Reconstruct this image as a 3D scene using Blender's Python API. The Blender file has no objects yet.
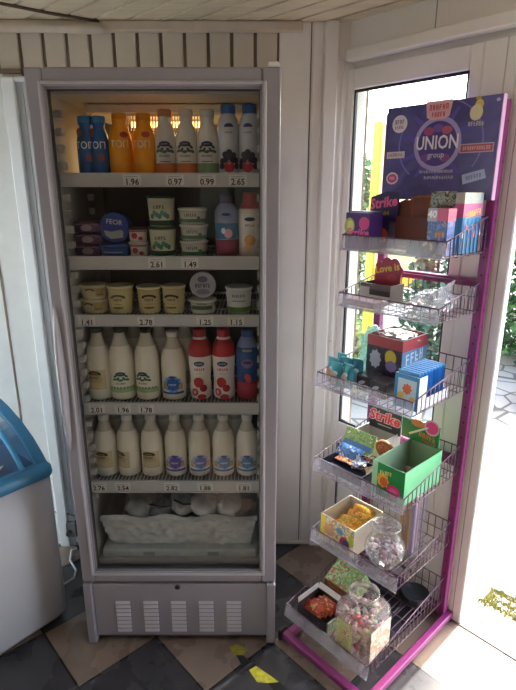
import bpy, math, random
from mathutils import Matrix, Vector, noise
random.seed(7)
SC = bpy.context.scene
COL = SC.collection
PI = math.pi

# ------------------------------------------------------------------ camera numbers
F, TH, CH = 517.0, math.atan(517/1740.), 1.58
def ray(px, py):
    u, v = (px-258)/F, (py-345)/F
    return Vector((u, math.cos(TH)-v*math.sin(TH), -(math.sin(TH)+v*math.cos(TH))))
def at_y(px, py, y): r = ray(px, py); return Vector((0,0,CH))+r*(y/r.y)
def at_z(px, py, z): r = ray(px, py); return Vector((0,0,CH))+r*((z-CH)/r.z)
# window wall frame: EW runs along the wall to the right, NW points into the room
EW = Vector((.676,-.737,0)).normalized(); NW = Vector((-.737,-.676,0)).normalized(); D0 = 1.646
RZ = math.atan2(EW.y, EW.x)
def W(s, d, z=0): return EW*s + NW*(d-D0) + Vector((0,0,z))
def at_d(px, py, d): r = ray(px, py); return Vector((0,0,CH))+r*((d-D0)/r.dot(NW))

# ------------------------------------------------------------------ materials
def lin(c):
    if isinstance(c, str):
        c = c.lstrip('#'); c = [int(c[i:i+2],16)/255 for i in (0,2,4)]
    return tuple((x/12.92 if x <= .04045 else ((x+.055)/1.055)**2.4) for x in c[:3])+(1,)
_m = {}
def _new(key):
    m = bpy.data.materials.new(key); m.use_nodes = True
    nt = m.node_tree; return m, nt, nt.nodes, nt.links, nt.nodes['Principled BSDF']
def mat(color, rough=.5, metal=0, var=.06, scale=18, spec=.5, trans=0, bump=0, sss=0, coat=0):
    k = ('m', color, rough, metal, var, scale, spec, trans, bump, sss, coat)
    if k in _m: return _m[k]
    m, nt, N, L, p = _new('surface_%d' % len(_m))
    c = lin(color)
    tc = N.new('ShaderNodeTexCoord'); nz = N.new('ShaderNodeTexNoise'); nz.inputs['Scale'].default_value = scale
    nz.inputs['Detail'].default_value = 4
    L.new(tc.outputs['Object'], nz.inputs['Vector'])
    rp = N.new('ShaderNodeValToRGB')
    rp.color_ramp.elements[0].position = .3; rp.color_ramp.elements[1].position = .7
    rp.color_ramp.elements[0].color = tuple(x*(1-var) for x in c[:3])+(1,)
    rp.color_ramp.elements[1].color = tuple(min(1,x*(1+var)) for x in c[:3])+(1,)
    L.new(nz.outputs['Fac'], rp.inputs['Fac']); L.new(rp.outputs['Color'], p.inputs['Base Color'])
    p.inputs['Roughness'].default_value = rough; p.inputs['Metallic'].default_value = metal
    p.inputs['Specular IOR Level'].default_value = spec
    p.inputs['Transmission Weight'].default_value = trans
    if sss: p.inputs['Subsurface Weight'].default_value = sss; p.inputs['Subsurface Radius'].default_value = (.02,.02,.02)
    if coat: p.inputs['Coat Weight'].default_value = coat
    if bump:
        b = N.new('ShaderNodeBump'); b.inputs['Strength'].default_value = bump; b.inputs['Distance'].default_value = .004
        L.new(nz.outputs['Fac'], b.inputs['Height']); L.new(b.outputs['Normal'], p.inputs['Normal'])
    _m[k] = m; return m
def printed(cols, scale=55, rough=.35, seed=0):
    """busy package artwork: cells of flat ink"""
    k = ('p', tuple(cols), scale, rough, seed)
    if k in _m: return _m[k]
    m, nt, N, L, p = _new('printed_%d' % len(_m))
    tc = N.new('ShaderNodeTexCoord'); mp = N.new('ShaderNodeMapping'); mp.inputs['Location'].default_value = (seed*.37, seed*.11, seed*.23)
    nz = N.new('ShaderNodeTexNoise'); nz.inputs['Scale'].default_value = scale; nz.inputs['Detail'].default_value = 2.5
    nz.inputs['Distortion'].default_value = 1.2
    L.new(tc.outputs['Object'], mp.inputs['Vector']); L.new(mp.outputs['Vector'], nz.inputs['Vector'])
    rp = N.new('ShaderNodeValToRGB'); cr = rp.color_ramp; cr.interpolation = 'CONSTANT'
    n = len(cols)
    while len(cr.elements) < n: cr.elements.new(.5)
    for i, c in enumerate(cols):
        cr.elements[i].position = 0 if i == 0 else .32+.36*i/n
        cr.elements[i].color = lin(c)
    L.new(nz.outputs['Fac'], rp.inputs['Fac']); L.new(rp.outputs['Color'], p.inputs['Base Color'])
    p.inputs['Roughness'].default_value = rough
    _m[k] = m; return m
def clear(tint='#ffffff', amount=.1, diff=0, rough=.03, diffcol='#ffffff', fres=True, even=False):
    """thin clear plastic or glass: see-through + reflections (+ a little haze)"""
    k = ('c', tint, amount, diff, rough, diffcol, fres, even)
    if k in _m: return _m[k]
    m, nt, N, L, p = _new('clear_%d' % len(_m)); N.remove(p); out = N['Material Output']
    t = N.new('ShaderNodeBsdfTransparent'); t.inputs[0].default_value = lin(tint)
    g = N.new('ShaderNodeBsdfGlossy'); g.inputs['Roughness'].default_value = rough
    mx = N.new('ShaderNodeMixShader')
    lw = N.new('ShaderNodeLayerWeight'); lw.inputs['Blend'].default_value = .25
    mt = N.new('ShaderNodeMath'); mt.operation = 'MULTIPLY_ADD'; mt.inputs[1].default_value = .5; mt.inputs[2].default_value = amount
    L.new(lw.outputs['Fresnel'], mt.inputs[0]); mt.use_clamp = True
    L.new(mt.outputs[0], mx.inputs[0]); L.new(t.outputs[0], mx.inputs[1]); L.new(g.outputs[0], mx.inputs[2])
    last = mx
    if diff and even:
        d = N.new('ShaderNodeBsdfDiffuse'); d.inputs[0].default_value = lin(diffcol); m2 = N.new('ShaderNodeMixShader'); m2.inputs[0].default_value = diff
        L.new(mx.outputs[0], m2.inputs[1]); L.new(d.outputs[0], m2.inputs[2]); last = m2; diff = 0
    if diff:
        d = N.new('ShaderNodeBsdfDiffuse'); d.inputs[0].default_value = lin(diffcol)
        tl = N.new('ShaderNodeBsdfTranslucent'); tl.inputs[0].default_value = lin(diffcol)
        a = N.new('ShaderNodeMixShader'); L.new(d.outputs[0], a.inputs[1]); L.new(tl.outputs[0], a.inputs[2])
        m2 = N.new('ShaderNodeMixShader'); m2.inputs[0].default_value = diff
        nz = N.new('ShaderNodeTexNoise'); nz.inputs['Scale'].default_value = 3 if even else 25
        mm = N.new('ShaderNodeMath'); mm.operation = 'MULTIPLY'; mm.inputs[1].default_value = diff*2; mm.use_clamp = True
        L.new(nz.outputs['Fac'], mm.inputs[0]); L.new(mm.outputs[0], m2.inputs[0])
        L.new(mx.outputs[0], m2.inputs[1]); L.new(a.outputs[0], m2.inputs[2]); last = m2
    L.new(last.outputs[0], out.inputs['Surface'])
    _m[k] = m; return m
def glow(color, s):
    k = ('g', color, s)
    if k in _m: return _m[k]
    m, nt, N, L, p = _new('lamp_glow_%d' % len(_m))
    p.inputs['Base Color'].default_value = lin(color); p.inputs['Emission Color'].default_value = lin(color); p.inputs['Emission Strength'].default_value = s
    _m[k] = m; return m

# ------------------------------------------------------------------ mesh builder
_txt = {}
def text_mesh(body, size, bold=0.0):
    k = (body, bold)
    if k not in _txt:
        cu = bpy.data.curves.new('t', 'FONT'); cu.body = body; cu.size = 1; cu.align_x = 'CENTER'; cu.align_y = 'CENTER'; cu.resolution_u = 2; cu.offset = bold
        ob = bpy.data.objects.new('t', cu); COL.objects.link(ob)
        dg = bpy.context.evaluated_depsgraph_get(); dg.update()
        me = bpy.data.meshes.new_from_object(ob.evaluated_get(dg))
        _txt[k] = ([tuple(v.co) for v in me.vertices], [tuple(p.vertices) for p in me.polygons])
        bpy.data.objects.remove(ob); bpy.data.curves.remove(cu); bpy.data.meshes.remove(me)
    v, f = _txt[k]
    return [(x*size, y*size) for x, y, z in v], f

class MB:
    def __init__(s): s.v=[]; s.f=[]; s.fm=[]; s.fs=[]; s.mats=[]
    def mi(s, m):
        if m not in s.mats: s.mats.append(m)
        return s.mats.index(m)
    def add(s, V, Fc, m, M=None, smooth=False):
        o = len(s.v)
        for p in V:
            p = Vector(p); s.v.append(M@p if M else p)
        i = s.mi(m)
        for f in Fc: s.f.append(tuple(o+j for j in f)); s.fm.append(i); s.fs.append(smooth)
        return s
    def box(s, x0,x1,y0,y1,z0,z1, m, M=None, c=0):
        """box, c = chamfer"""
        if c <= 0:
            V=[(x,y,z) for z in (z0,z1) for y in (y0,y1) for x in (x0,x1)]
            return s.add(V,[(0,2,3,1),(4,5,7,6),(0,1,5,4),(2,6,7,3),(0,4,6,2),(1,3,7,5)],m,M)
        c = min(c, (x1-x0)*.49, (y1-y0)*.49, (z1-z0)*.49)
        V=[]; ix={}
        for sx in (0,1):
            for sy in (0,1):
                for sz in (0,1):
                    X=(x0,x1)[sx]; Y=(y0,y1)[sy]; Z=(z0,z1)[sz]; dx=c*(1-2*sx); dy=c*(1-2*sy); dz=c*(1-2*sz)
                    for a,p in (('x',(X,Y+dy,Z+dz)),('y',(X+dx,Y,Z+dz)),('z',(X+dx,Y+dy,Z))):
                        ix[(sx,sy,sz,a)]=len(V); V.append(p)
        Fc=[]
        def g(*k): return ix[k]
        for q in (0,1):
            Fc.append((g(q,0,0,'x'),g(q,1,0,'x'),g(q,1,1,'x'),g(q,0,1,'x')))
            Fc.append((g(0,q,0,'y'),g(1,q,0,'y'),g(1,q,1,'y'),g(0,q,1,'y')))
            Fc.append((g(0,0,q,'z'),g(1,0,q,'z'),g(1,1,q,'z'),g(0,1,q,'z')))
            for r in (0,1):
                Fc.append((g(q,r,0,'x'),g(q,r,1,'x'),g(q,r,1,'y'),g(q,r,0,'y')))
                Fc.append((g(q,0,r,'x'),g(q,1,r,'x'),g(q,1,r,'z'),g(q,0,r,'z')))
                Fc.append((g(0,q,r,'y'),g(1,q,r,'y'),g(1,q,r,'z'),g(0,q,r,'z')))
                for t in (0,1): Fc.append((g(q,r,t,'x'),g(q,r,t,'y'),g(q,r,t,'z')))
        return s.add(V,Fc,m,M)
    def lathe(s, prof, m, seg=28, M=None, sx=1, sy=1, power=2):
        """prof: (r,z) or (r,z,mat for the ring above); power>2 gives a squarish section"""
        V=[]; n=len(prof)
        for pr in prof:
            for k in range(seg):
                a=2*PI*k/seg; c,si=math.cos(a),math.sin(a); q=1
                if power!=2: q=(abs(c)**power+abs(si)**power)**(-1/power)
                V.append((pr[0]*c*q*sx, pr[0]*si*q*sy, pr[1]))
        for i in range(n-1):
            mm = prof[i][2] if len(prof[i])>2 else m
            s_f=[(i*seg+k, i*seg+(k+1)%seg, (i+1)*seg+(k+1)%seg, (i+1)*seg+k) for k in range(seg)]
            if i==0: base=len(s.v); s.add(V,s_f,mm,M,True)
            else:
                j=s.mi(mm)
                for f in s_f: s.f.append(tuple(base+q for q in f)); s.fm.append(j); s.fs.append(True)
        if prof[0][0]>1e-5: s.f.append(tuple(base+k for k in reversed(range(seg)))); s.fm.append(s.mi(prof[0][2] if len(prof[0])>2 else m)); s.fs.append(False)
        if prof[-1][0]>1e-5: s.f.append(tuple(base+(n-1)*seg+k for k in range(seg))); s.fm.append(s.mi(prof[-2][2] if len(prof[-2])>2 else m)); s.fs.append(False)
        return s
    def tube(s, pts, r, m, n=6, M=None, closed=False):
        P=[Vector(p) for p in pts]; V=[]; L=len(P)
        for i,p in enumerate(P):
            if closed: t=(P[(i+1)%L]-P[i-1])
            else: t=P[min(i+1,L-1)]-P[max(i-1,0)]
            t.normalize(); up=Vector((0,0,1)) if abs(t.z)<.9 else Vector((1,0,0))
            a=t.cross(up).normalized(); b=t.cross(a)
            for k in range(n):
                q=2*PI*k/n; V.append(p+a*(r*math.cos(q))+b*(r*math.sin(q)))
        Fc=[]
        for i in range(L if closed else L-1):
            j=(i+1)%L
            Fc+=[(i*n+k,i*n+(k+1)%n,j*n+(k+1)%n,j*n+k) for k in range(n)]
        if not closed: Fc+=[tuple(range(n))[::-1],tuple((L-1)*n+k for k in range(n))]
        return s.add(V,Fc,m,M,True)
    def prism(s, poly, y0, y1, m, M=None, smooth=False):
        """outline in x,z pushed from y0 to y1"""
        n=len(poly); V=[(x,y0,z) for x,z in poly]+[(x,y1,z) for x,z in poly]
        return s.add(V,[tuple(range(n)),tuple(range(2*n-1,n-1,-1))]+[(i,i+n,(i+1)%n+n,(i+1)%n) for i in range(n)],m,M,smooth)
    def sheet(s, fn, nu, nv, m, M=None, smooth=True):
        V=[fn(i/nu,j/nv) for j in range(nv+1) for i in range(nu+1)]; k=nu+1
        return s.add(V,[(j*k+i,j*k+i+1,(j+1)*k+i+1,(j+1)*k+i) for j in range(nv) for i in range(nu)],m,M,smooth)
    # prints on a face looking to -Y (R: wrapped round an upright cylinder of that radius)
    def _put(s, V, Fc, m, y, R, M):
        if R: V=[((R-y)*math.sin(x/R), -(R-y)*math.cos(x/R), z) for x,z in V]
        else: V=[(x,y,z) for x,z in V]
        return s.add(V,Fc,m,M)
    def text(s, body, size, x, z, m, y=-.0008, R=None, M=None, shear=0, rot=0, bold=0.0, sx=1):
        V,Fc=text_mesh(body,size,bold); c,si=math.cos(rot),math.sin(rot); V=[((a+b*shear)*sx,b) for a,b in V]
        return s._put([(x+a*c-b*si, z+a*si+b*c) for a,b in V],Fc,m,y,R,M)
    def squiggle(s, w, h, x, z, m, y=-.0008, R=None, M=None, rot=0, n=None, seed=1):
        """unreadable small print: a row of letter-like strokes"""
        rd=random.Random(seed*31+int(w*1e5)); n=n or max(3,int(w/(h*.62))); c,si=math.cos(rot),math.sin(rot); st=w/n; t=h*.17
        for k in range(n):
            x0=-w/2+k*st; bars=[(x0+st*.12,x0+st*.12+t,-h/2,h/2)]
            q=rd.randrange(4)
            if q in (0,2): bars.append((x0+st*.12,x0+st*.8,h/2-t,h/2))
            if q in (1,2,3): bars.append((x0+st*.12,x0+st*.75,-t/2,t/2))
            if q in (0,3): bars.append((x0+st*.8-t,x0+st*.8,-h/2,h*.5))
            if q==1: bars.append((x0+st*.12,x0+st*.8,-h/2,-h/2+t))
            for a,b,z0,z1 in bars:
                s._put([(x+px*c-pz*si,z+px*si+pz*c) for px,pz in ((a,z0),(b,z0),(b,z1),(a,z1))],[(0,1,2,3)],m,y,R,M)
        return s
    def blob(s, x, z, rx, rz, m, y=-.0006, R=None, M=None, n=18, star=0, rot=0, rings=3):
        V=[(x,z)]; Fc=[]
        for q in range(1,rings+1):
            for k in range(n):
                a=2*PI*k/n; w=q/rings*(1-(star if k%2 else 0)); px,pz=rx*w*math.cos(a),rz*w*math.sin(a)
                V.append((x+px*math.cos(rot)-pz*math.sin(rot), z+px*math.sin(rot)+pz*math.cos(rot)))
        for k in range(n):
            Fc.append((0,1+k,1+(k+1)%n))
            for q in range(rings-1): Fc.append((1+q*n+k,1+q*n+n+k,1+q*n+n+(k+1)%n,1+q*n+(k+1)%n))
        return s._put(V,Fc,m,y,R,M)
    def patch(s, x0,x1,z0,z1, m, y=-.0004, R=None, M=None):
        n=max(1,int((x1-x0)/.006)) if R else 1
        V=[(x0+(x1-x0)*i/n,z) for z in (z0,z1) for i in range(n+1)]
        return s._put(V,[(i,i+1,n+2+i,n+1+i) for i in range(n)],m,y,R,M)
    def build(s, name, parent=None, loc=None, rotz=0, bevel=0):
        me=bpy.data.meshes.new(name); me.from_pydata([tuple(p) for p in s.v],[],s.f)
        for m in s.mats: me.materials.append(m)
        me.polygons.foreach_set('material_index',s.fm); me.polygons.foreach_set('use_smooth',s.fs); me.update()
        ob=bpy.data.objects.new(name,me); COL.objects.link(ob)
        if parent: ob.parent=parent
        if loc is not None: ob.location=loc
        if rotz: ob.rotation_euler=(0,0,rotz)
        if bevel:
            b=ob.modifiers.new('bevel','BEVEL'); b.width=bevel; b.segments=2; b.limit_method='ANGLE'
        return ob
def tag(o, label, cat, group=None):
    o['label']=label; o['category']=cat
    if group: o['group']=group
    return o
def thing(name, label, cat, loc=(0,0,0), rotz=0, group=None):
    o=bpy.data.objects.new(name,None); COL.objects.link(o); o.location=loc; o.rotation_euler=(0,0,rotz); o.empty_display_size=.05
    return tag(o,label,cat,group)
def struct(o): o['kind']='structure'; return o
def kids(o): return [c for c in bpy.data.objects if c.parent is o]
def dup(o, loc, rotz=None, label=None, group=None):
    ch=kids(o); r=o.copy(); COL.objects.link(r); r.location=loc
    if rotz is not None: r.rotation_euler=(0,0,rotz)
    if label: r['label']=label
    if group: r['group']=group
    for c in ch:
        gc=kids(c); d=c.copy(); COL.objects.link(d); d.parent=r
        for g in gc: e=g.copy(); COL.objects.link(e); e.parent=d
    return r
def T(x=0,y=0,z=0): return Matrix.Translation((x,y,z))
def Rx(a): return Matrix.Rotation(a,4,'X')
def Ry(a): return Matrix.Rotation(a,4,'Y')
def Rz(a): return Matrix.Rotation(a,4,'Z')

# ================================================================== SETTING
WHITE='#e6e1da'
BY=2.06           # back wall
CEIL=2.15
# --- floor
def floor_mat():
    m,nt,N,L,p=_new('floor_tiles')
    tc=N.new('ShaderNodeTexCoord')
    mp=N.new('ShaderNodeMapping'); mp.vector_type='TEXTURE'
    mp.inputs['Rotation'].default_value=(0,0,math.atan2(.676,.737)); 
    L.new(tc.outputs['Object'],mp.inputs['Vector'])
    sp=N.new('ShaderNodeSeparateXYZ'); L.new(mp.outputs[0],sp.inputs[0])
    def mth(op,a,b=None,c=None):
        n=N.new('ShaderNodeMath'); n.operation=op
        for i,q in enumerate((a,b,c)):
            if q is None: continue
            if isinstance(q,(int,float)): n.inputs[i].default_value=q
            else: L.new(q,n.inputs[i])
        return n.outputs[0]
    A=mth('MULTIPLY',mth('ADD',sp.outputs[0],-.154+9),1/.3); B=mth('MULTIPLY',mth('ADD',sp.outputs[1],-.177+9),1/.3)
    par=mth('MODULO',mth('ADD',mth('FLOOR',A),mth('FLOOR',B)),2)
    def edge(q): return mth('ABSOLUTE',mth('SUBTRACT',mth('FRACT',q),.5))
    gm=mth('GREATER_THAN',mth('MAXIMUM',edge(A),edge(B)),.489)
    nz=N.new('ShaderNodeTexNoise'); nz.inputs['Scale'].default_value=7; nz.inputs['Detail'].default_value=8; L.new(tc.outputs['Object'],nz.inputs['Vector'])
    def ramp(c0,c1):
        r=N.new('ShaderNodeValToRGB'); r.color_ramp.elements[0].position=.35; r.color_ramp.elements[1].position=.68
        r.color_ramp.elements[0].color=lin(c0); r.color_ramp.elements[1].color=lin(c1); L.new(nz.outputs['Fac'],r.inputs[0]); return r.outputs[0]
    def mix(f,a,b):
        n=N.new('ShaderNodeMix'); n.data_type='RGBA'; L.new(f,n.inputs[0])
        for i,q in ((6,a),(7,b)):
            if isinstance(q,tuple): n.inputs[i].default_value=q
            else: L.new(q,n.inputs[i])
        return n.outputs[2]
    col=mix(gm,mix(par,ramp('#363538','#424144'),ramp('#766659','#86766a')),lin('#24211f'))
    L.new(col,p.inputs['Base Color'])
    rr=N.new('ShaderNodeMapRange'); rr.inputs[3].default_value=.16; rr.inputs[4].default_value=.4; L.new(nz.outputs['Fac'],rr.inputs[0]); L.new(rr.outputs[0],p.inputs['Roughness'])
    b=N.new('ShaderNodeBump'); b.inputs['Distance'].default_value=.002; b.inputs['Strength'].default_value=.6; b.invert=True
    L.new(gm,b.inputs['Height']); L.new(b.outputs[0],p.inputs['Normal'])
    return m
LX, FY, RX = -1.6, -1.6, 1.9
sR = (RX-1.213)/.676   # where the window wall meets the side wall
cx = None
# corner of back wall and window wall
sC = (1.113-BY)/.737
pC = W(sC,0); pR = W(sR,0)
b=MB()
out=[(LX-.1,FY-.1),(RX+.1,FY-.1),(RX+.1,pR.y+.05),(pC.x+.12,BY+.1),(LX-.1,BY+.1)]
n=len(out)
b.add([(x,y,0) for x,y in out]+[(x,y,-.06) for x,y in out],[tuple(range(n)),tuple(range(2*n-1,n-1,-1))]+[(i,(i+1)%n,(i+1)%n+n,i+n) for i in range(n)],floor_mat())
struct(b.build('floor'))
# --- ceiling of narrow boards running parallel to the window wall
def boards_mat(c, gap, scale, axis_rot, width, groove=.1, ampl=.1):
    m,nt,N,L,p=_new('boards')
    tc=N.new('ShaderNodeTexCoord'); mp=N.new('ShaderNodeMapping'); mp.inputs['Scale'].default_value=(1,12,1)
    L.new(tc.outputs['Object'],mp.inputs['Vector'])
    nz=N.new('ShaderNodeTexNoise'); nz.inputs['Scale'].default_value=scale; nz.inputs['Detail'].default_value=6
    L.new(mp.outputs[0],nz.inputs['Vector'])
    r=N.new('ShaderNodeValToRGB'); cc=lin(c); r.color_ramp.elements[0].position=.3; r.color_ramp.elements[1].position=.7
    r.color_ramp.elements[0].color=tuple(x*(1-ampl) for x in cc[:3])+(1,); r.color_ramp.elements[1].color=tuple(x*(1+ampl) for x in cc[:3])+(1,)
    L.new(nz.outputs['Fac'],r.inputs[0]); L.new(r.outputs[0],p.inputs['Base Color']); p.inputs['Roughness'].default_value=.45
    return m
cm=boards_mat('#e2d3bb',None,3,0,.085); gapm=mat('#3d2d20',.9)
b=MB()
b.add([(x,y,CEIL+.012) for x,y in out]+[(x,y,CEIL+.06) for x,y in out],[tuple(range(n))[::-1],tuple(range(n,2*n))]+[(i,(i+1)%n,(i+1)%n+n,i+n) for i in range(n)],gapm)
e=Vector((.7071,-.7071,0)); nn=Vector((.7071,.7071,0))
off=(-.354+2.058)*.7071   # one seam measured from the photograph
def clip(poly,a,bb,c,keep):
    res=[]
    for i in range(len(poly)):
        p,q=poly[i],poly[(i+1)%len(poly)]; fp=(a*p[0]+bb*p[1]-c)*keep; fq=(a*q[0]+bb*q[1]-c)*keep
        if fp>=0: res.append(p)
        if fp*fq<0: t=fp/(fp-fq); res.append((p[0]+(q[0]-p[0])*t,p[1]+(q[1]-p[1])*t))
    return res
for k in range(-36,14):
    lo,hi=off+k*.0835+.0065,off+(k+1)*.0835-.0065
    poly=clip(clip(out,nn.x,nn.y,lo,1),nn.x,nn.y,hi,-1)
    if len(poly)<3: continue
    q=len(poly)
    b.add([(x,y,CEIL) for x,y in poly]+[(x,y,CEIL+.013) for x,y in poly],[tuple(range(q))[::-1]]+[(i,i+q,(i+1)%q+q,(i+1)%q) for i in range(q)],cm)
struct(b.build('ceiling'))
# --- back wall: vertical lining boards with a groove between
wm=mat('#ebe7e2',.5,var=.03,scale=6)
bm_=boards_mat('#cfc5b6',None,4,0,.084,ampl=.03); gm_=mat('#7d6d5e',.8)  # boards over the refrigerator coloured darker for the dimmer light there
b=MB(); b.box(LX-.1,pC.x+.06,BY+.008,BY+.1,0,CEIL+.05,gm_)
x0=at_y(20,50,BY).x
for k in range(-16,18):
    a=x0+k*.0836+.006; c=a+.0836-.012
    if c<LX or c>.12: continue
    lastc=c
    b.box(a,c,BY,BY+.02,0,CEIL+.02,bm_,c=.003)
b.box(lastc+.008,.1875,BY,BY+.02,0,CEIL+.02,wm,c=.003); b.box(.192,pC.x+.05,BY,BY+.02,0,CEIL+.02,wm,c=.003)  # same boards at the right in a paler colour, brighter light painted in
struct(b.build('wall_back'))
# corner post
p0=at_y(306,300,2.05).x
b=MB(); b.box(.196,.231,BY-.006,BY+.01,0,CEIL,wm,c=.003); b.box(.236,.285,BY-.022,BY+.01,0,CEIL,wm,c=.004)
struct(b.build('trim_1'))
# ceiling trim strips along the back wall (the left piece overlaps and sags)
tm=mat('#cdbfae',.5,var=.08)
b=MB(); b.box(at_y(101,28,BY-.02).x,at_y(303,28,BY-.02).x,BY-.028,BY,2.115,2.147,tm,c=.004); struct(b.build('trim_2'))
b=MB(); xe=at_y(104,28,BY-.02).x
b.sheet(lambda u,v:(LX+(xe-LX)*u, BY-.032+.012*math.sin(v*PI)*-1, 2.112-.012*max(0,(u-.6)/.4)**2+.038*v),40,6,tm)
b.box(LX,xe-.05,BY-.03,BY,2.115,2.147,tm); struct(b.build('trim_3'))
# dark bead across the ceiling corner
b=MB(); A=at_z(99,21,CEIL-.003); Bp=at_z(0,3,CEIL-.003); dv=(Bp-A); 
b.tube([A,A+dv*.5+Vector((0,.012,0)),Bp,Bp+dv],.006,mat('#6b5846',.7)); struct(b.build('trim_4'))
# dark horizontal seam left of the refrigerator top + white casing strip
b=MB(); xl=-.916; b.box(xl,xl+.046,BY-.03,BY,0,1.972,mat('#e9ecec',.4,var=.02),c=.004); b.box(xl+.046,xl+.07,BY-.016,BY,0,1.965,mat('#aeb4b6',.4)); b.box(xl+.046,.0,BY-.03,BY,1.955,1.972,mat('#e9ecec',.4,var=.02),c=.004)
b.box(xl+.07,-.1,BY-.012,BY,0,1.955,mat('#d7dbdc',.45,var=.02)); struct(b.build('trim_5'))
b=MB(); b.box(LX,xl+.07,BY-.014,BY,1.985,2.0,gm_); b.box(-1.03,-1.022,BY-.006,BY,0,1.985,gm_); b.box(LX,xl,BY-.004,BY,0,1.985,mat('#d6d6d2',.5,var=.03)); struct(b.build('trim_6'))
b=MB(); b.box(.06,.31,BY-.012,BY,0,.022,mat('#d2cac1',.5),c=.003); struct(b.build('baseboard_back'))

# --- window wall (local frame: x along EW, y outward, z up)
def wl(): return W(0,0)
MW = Matrix.Translation(W(0,0)) @ Rz(RZ)
wp=mat('#e4e1dc',.4,var=.02,scale=5)
def wbuild(b,name,parent=None):
    return b.build(name,parent,None if parent else W(0,0),0 if parent else RZ)
SD0,SD1=-.648,.32   # doorway
b=MB()
b.box(sC-.05,sR+.06,-.012,.09,2.05,CEIL+.03,wp)                    # panel over the lintel
b.box(sC-.02,-1.406,-.035,.09,0,2.03,wp)                            # strip beside the corner post
b.box(-1.468,-1.464,-.0355,-.034,0,2.02,mat('#b5aea6',.6)); b.box(sC-.02,-1.408,-.0356,-.034,.985,.988,mat('#b5aea6',.6))
b.box(SD1+.07,sR+.06,-.01,.09,0,2.05,wp)
b.box(-1.406,SD1+.08,0,.09,2.0,2.05,wp)
b.box(-.97,-.966,-.0125,.0,2.055,2.15,mat('#9a938b',.7)); b.box(-1.40,-1.397,-.0125,.0,2.055,2.15,mat('#9a938b',.7))
struct(wbuild(b,'wall_right'))
b=MB(); b.box(sC-.0,sR,-.05,-.011,2.018,2.056,wp,c=.004); struct(wbuild(b,'trim_7'))
# window_1: white plastic frame, dark gasket, pane, lower panel
w=bpy.data.objects.new('window_1',None); COL.objects.link(w); w.location=W(0,0); w.rotation_euler=(0,0,RZ); struct(w)
pv=mat('#eceae6',.3,var=.02,scale=4); gk=mat('#26272a',.6)
GL,GR,GB,GT=-1.268,-.846,.635,1.925
b=MB()
b.box(-1.406,GL-.005,-.014,.02,0,2.0,pv,c=.004); b.box(GR+.005,-.80,-.014,.02,0,2.0,pv,c=.004)
b.box(GL-.005,GR+.005,-.0138,.02,GT+.005,2.0,pv,c=.004); b.box(GL-.005,GR+.005,-.0138,.02,.53,GB-.005,pv,c=.004); b.box(GL-.005,GR+.005,-.0138,.02,0,.1,pv,c=.004)
b.box(-1.345,-1.341,-.0148,-.013,0,1.98,mat('#bdb9b4',.5)); 
b.build('frame',w)
b=MB()
for z0,z1 in ((GB,GT),(.1,.53)):
    b.box(GL-.006,GL+.001,-.006,.006,z0-.006,z1+.006,gk); b.box(GR-.003,GR+.006,-.006,.006,z0-.006,z1+.006,gk)
    b.box(GL,GR,-.006,.006,z1-.003,z1+.006,gk); b.box(GL,GR,-.006,.006,z0-.006,z0+.004,gk)
b.build('gasket',w)
b=MB(); b.box(GL,GR,.0,.006,GB,GT,clear('#f4f8f8',.02)); b.build('pane',w)
b=MB(); b.box(GL+.006,GR-.006,-.006,.01,.106,.524,pv,c=.002); b.build('lower_panel',w)
# post and jamb between window and doorway
dj=bpy.data.objects.new('door_1',None); COL.objects.link(dj); dj.location=W(0,0); dj.rotation_euler=(0,0,RZ); struct(dj)
b=MB(); b.box(-.80,-.70,-.012,.055,0,2.0,pv,c=.003); b.box(-.70,SD0,-.012,.022,0,2.0,pv,c=.004); b.box(-.682,-.679,-.0128,-.011,0,2.0,mat('#a9a5a1',.5)); b.box(-.735,-.731,-.013,-.011,0,2.0,mat('#bdb9b4',.5))
b.box(SD1,SD1+.08,-.02,.10,0,2.0,pv,c=.004); b.box(SD0,SD1+.08,-.0195,.10,1.965,2.02,pv,c=.004)
b.build('frame',dj)
b=MB(); b.box(SD0,SD1,-.01,.10,-.01,.006,mat('#b9b4ae',.4,.3),c=.003); b.box(SD0,SD1,-.016,-.010,0,.004,mat('#4a4642',.6)); b.build('threshold',dj)
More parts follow.
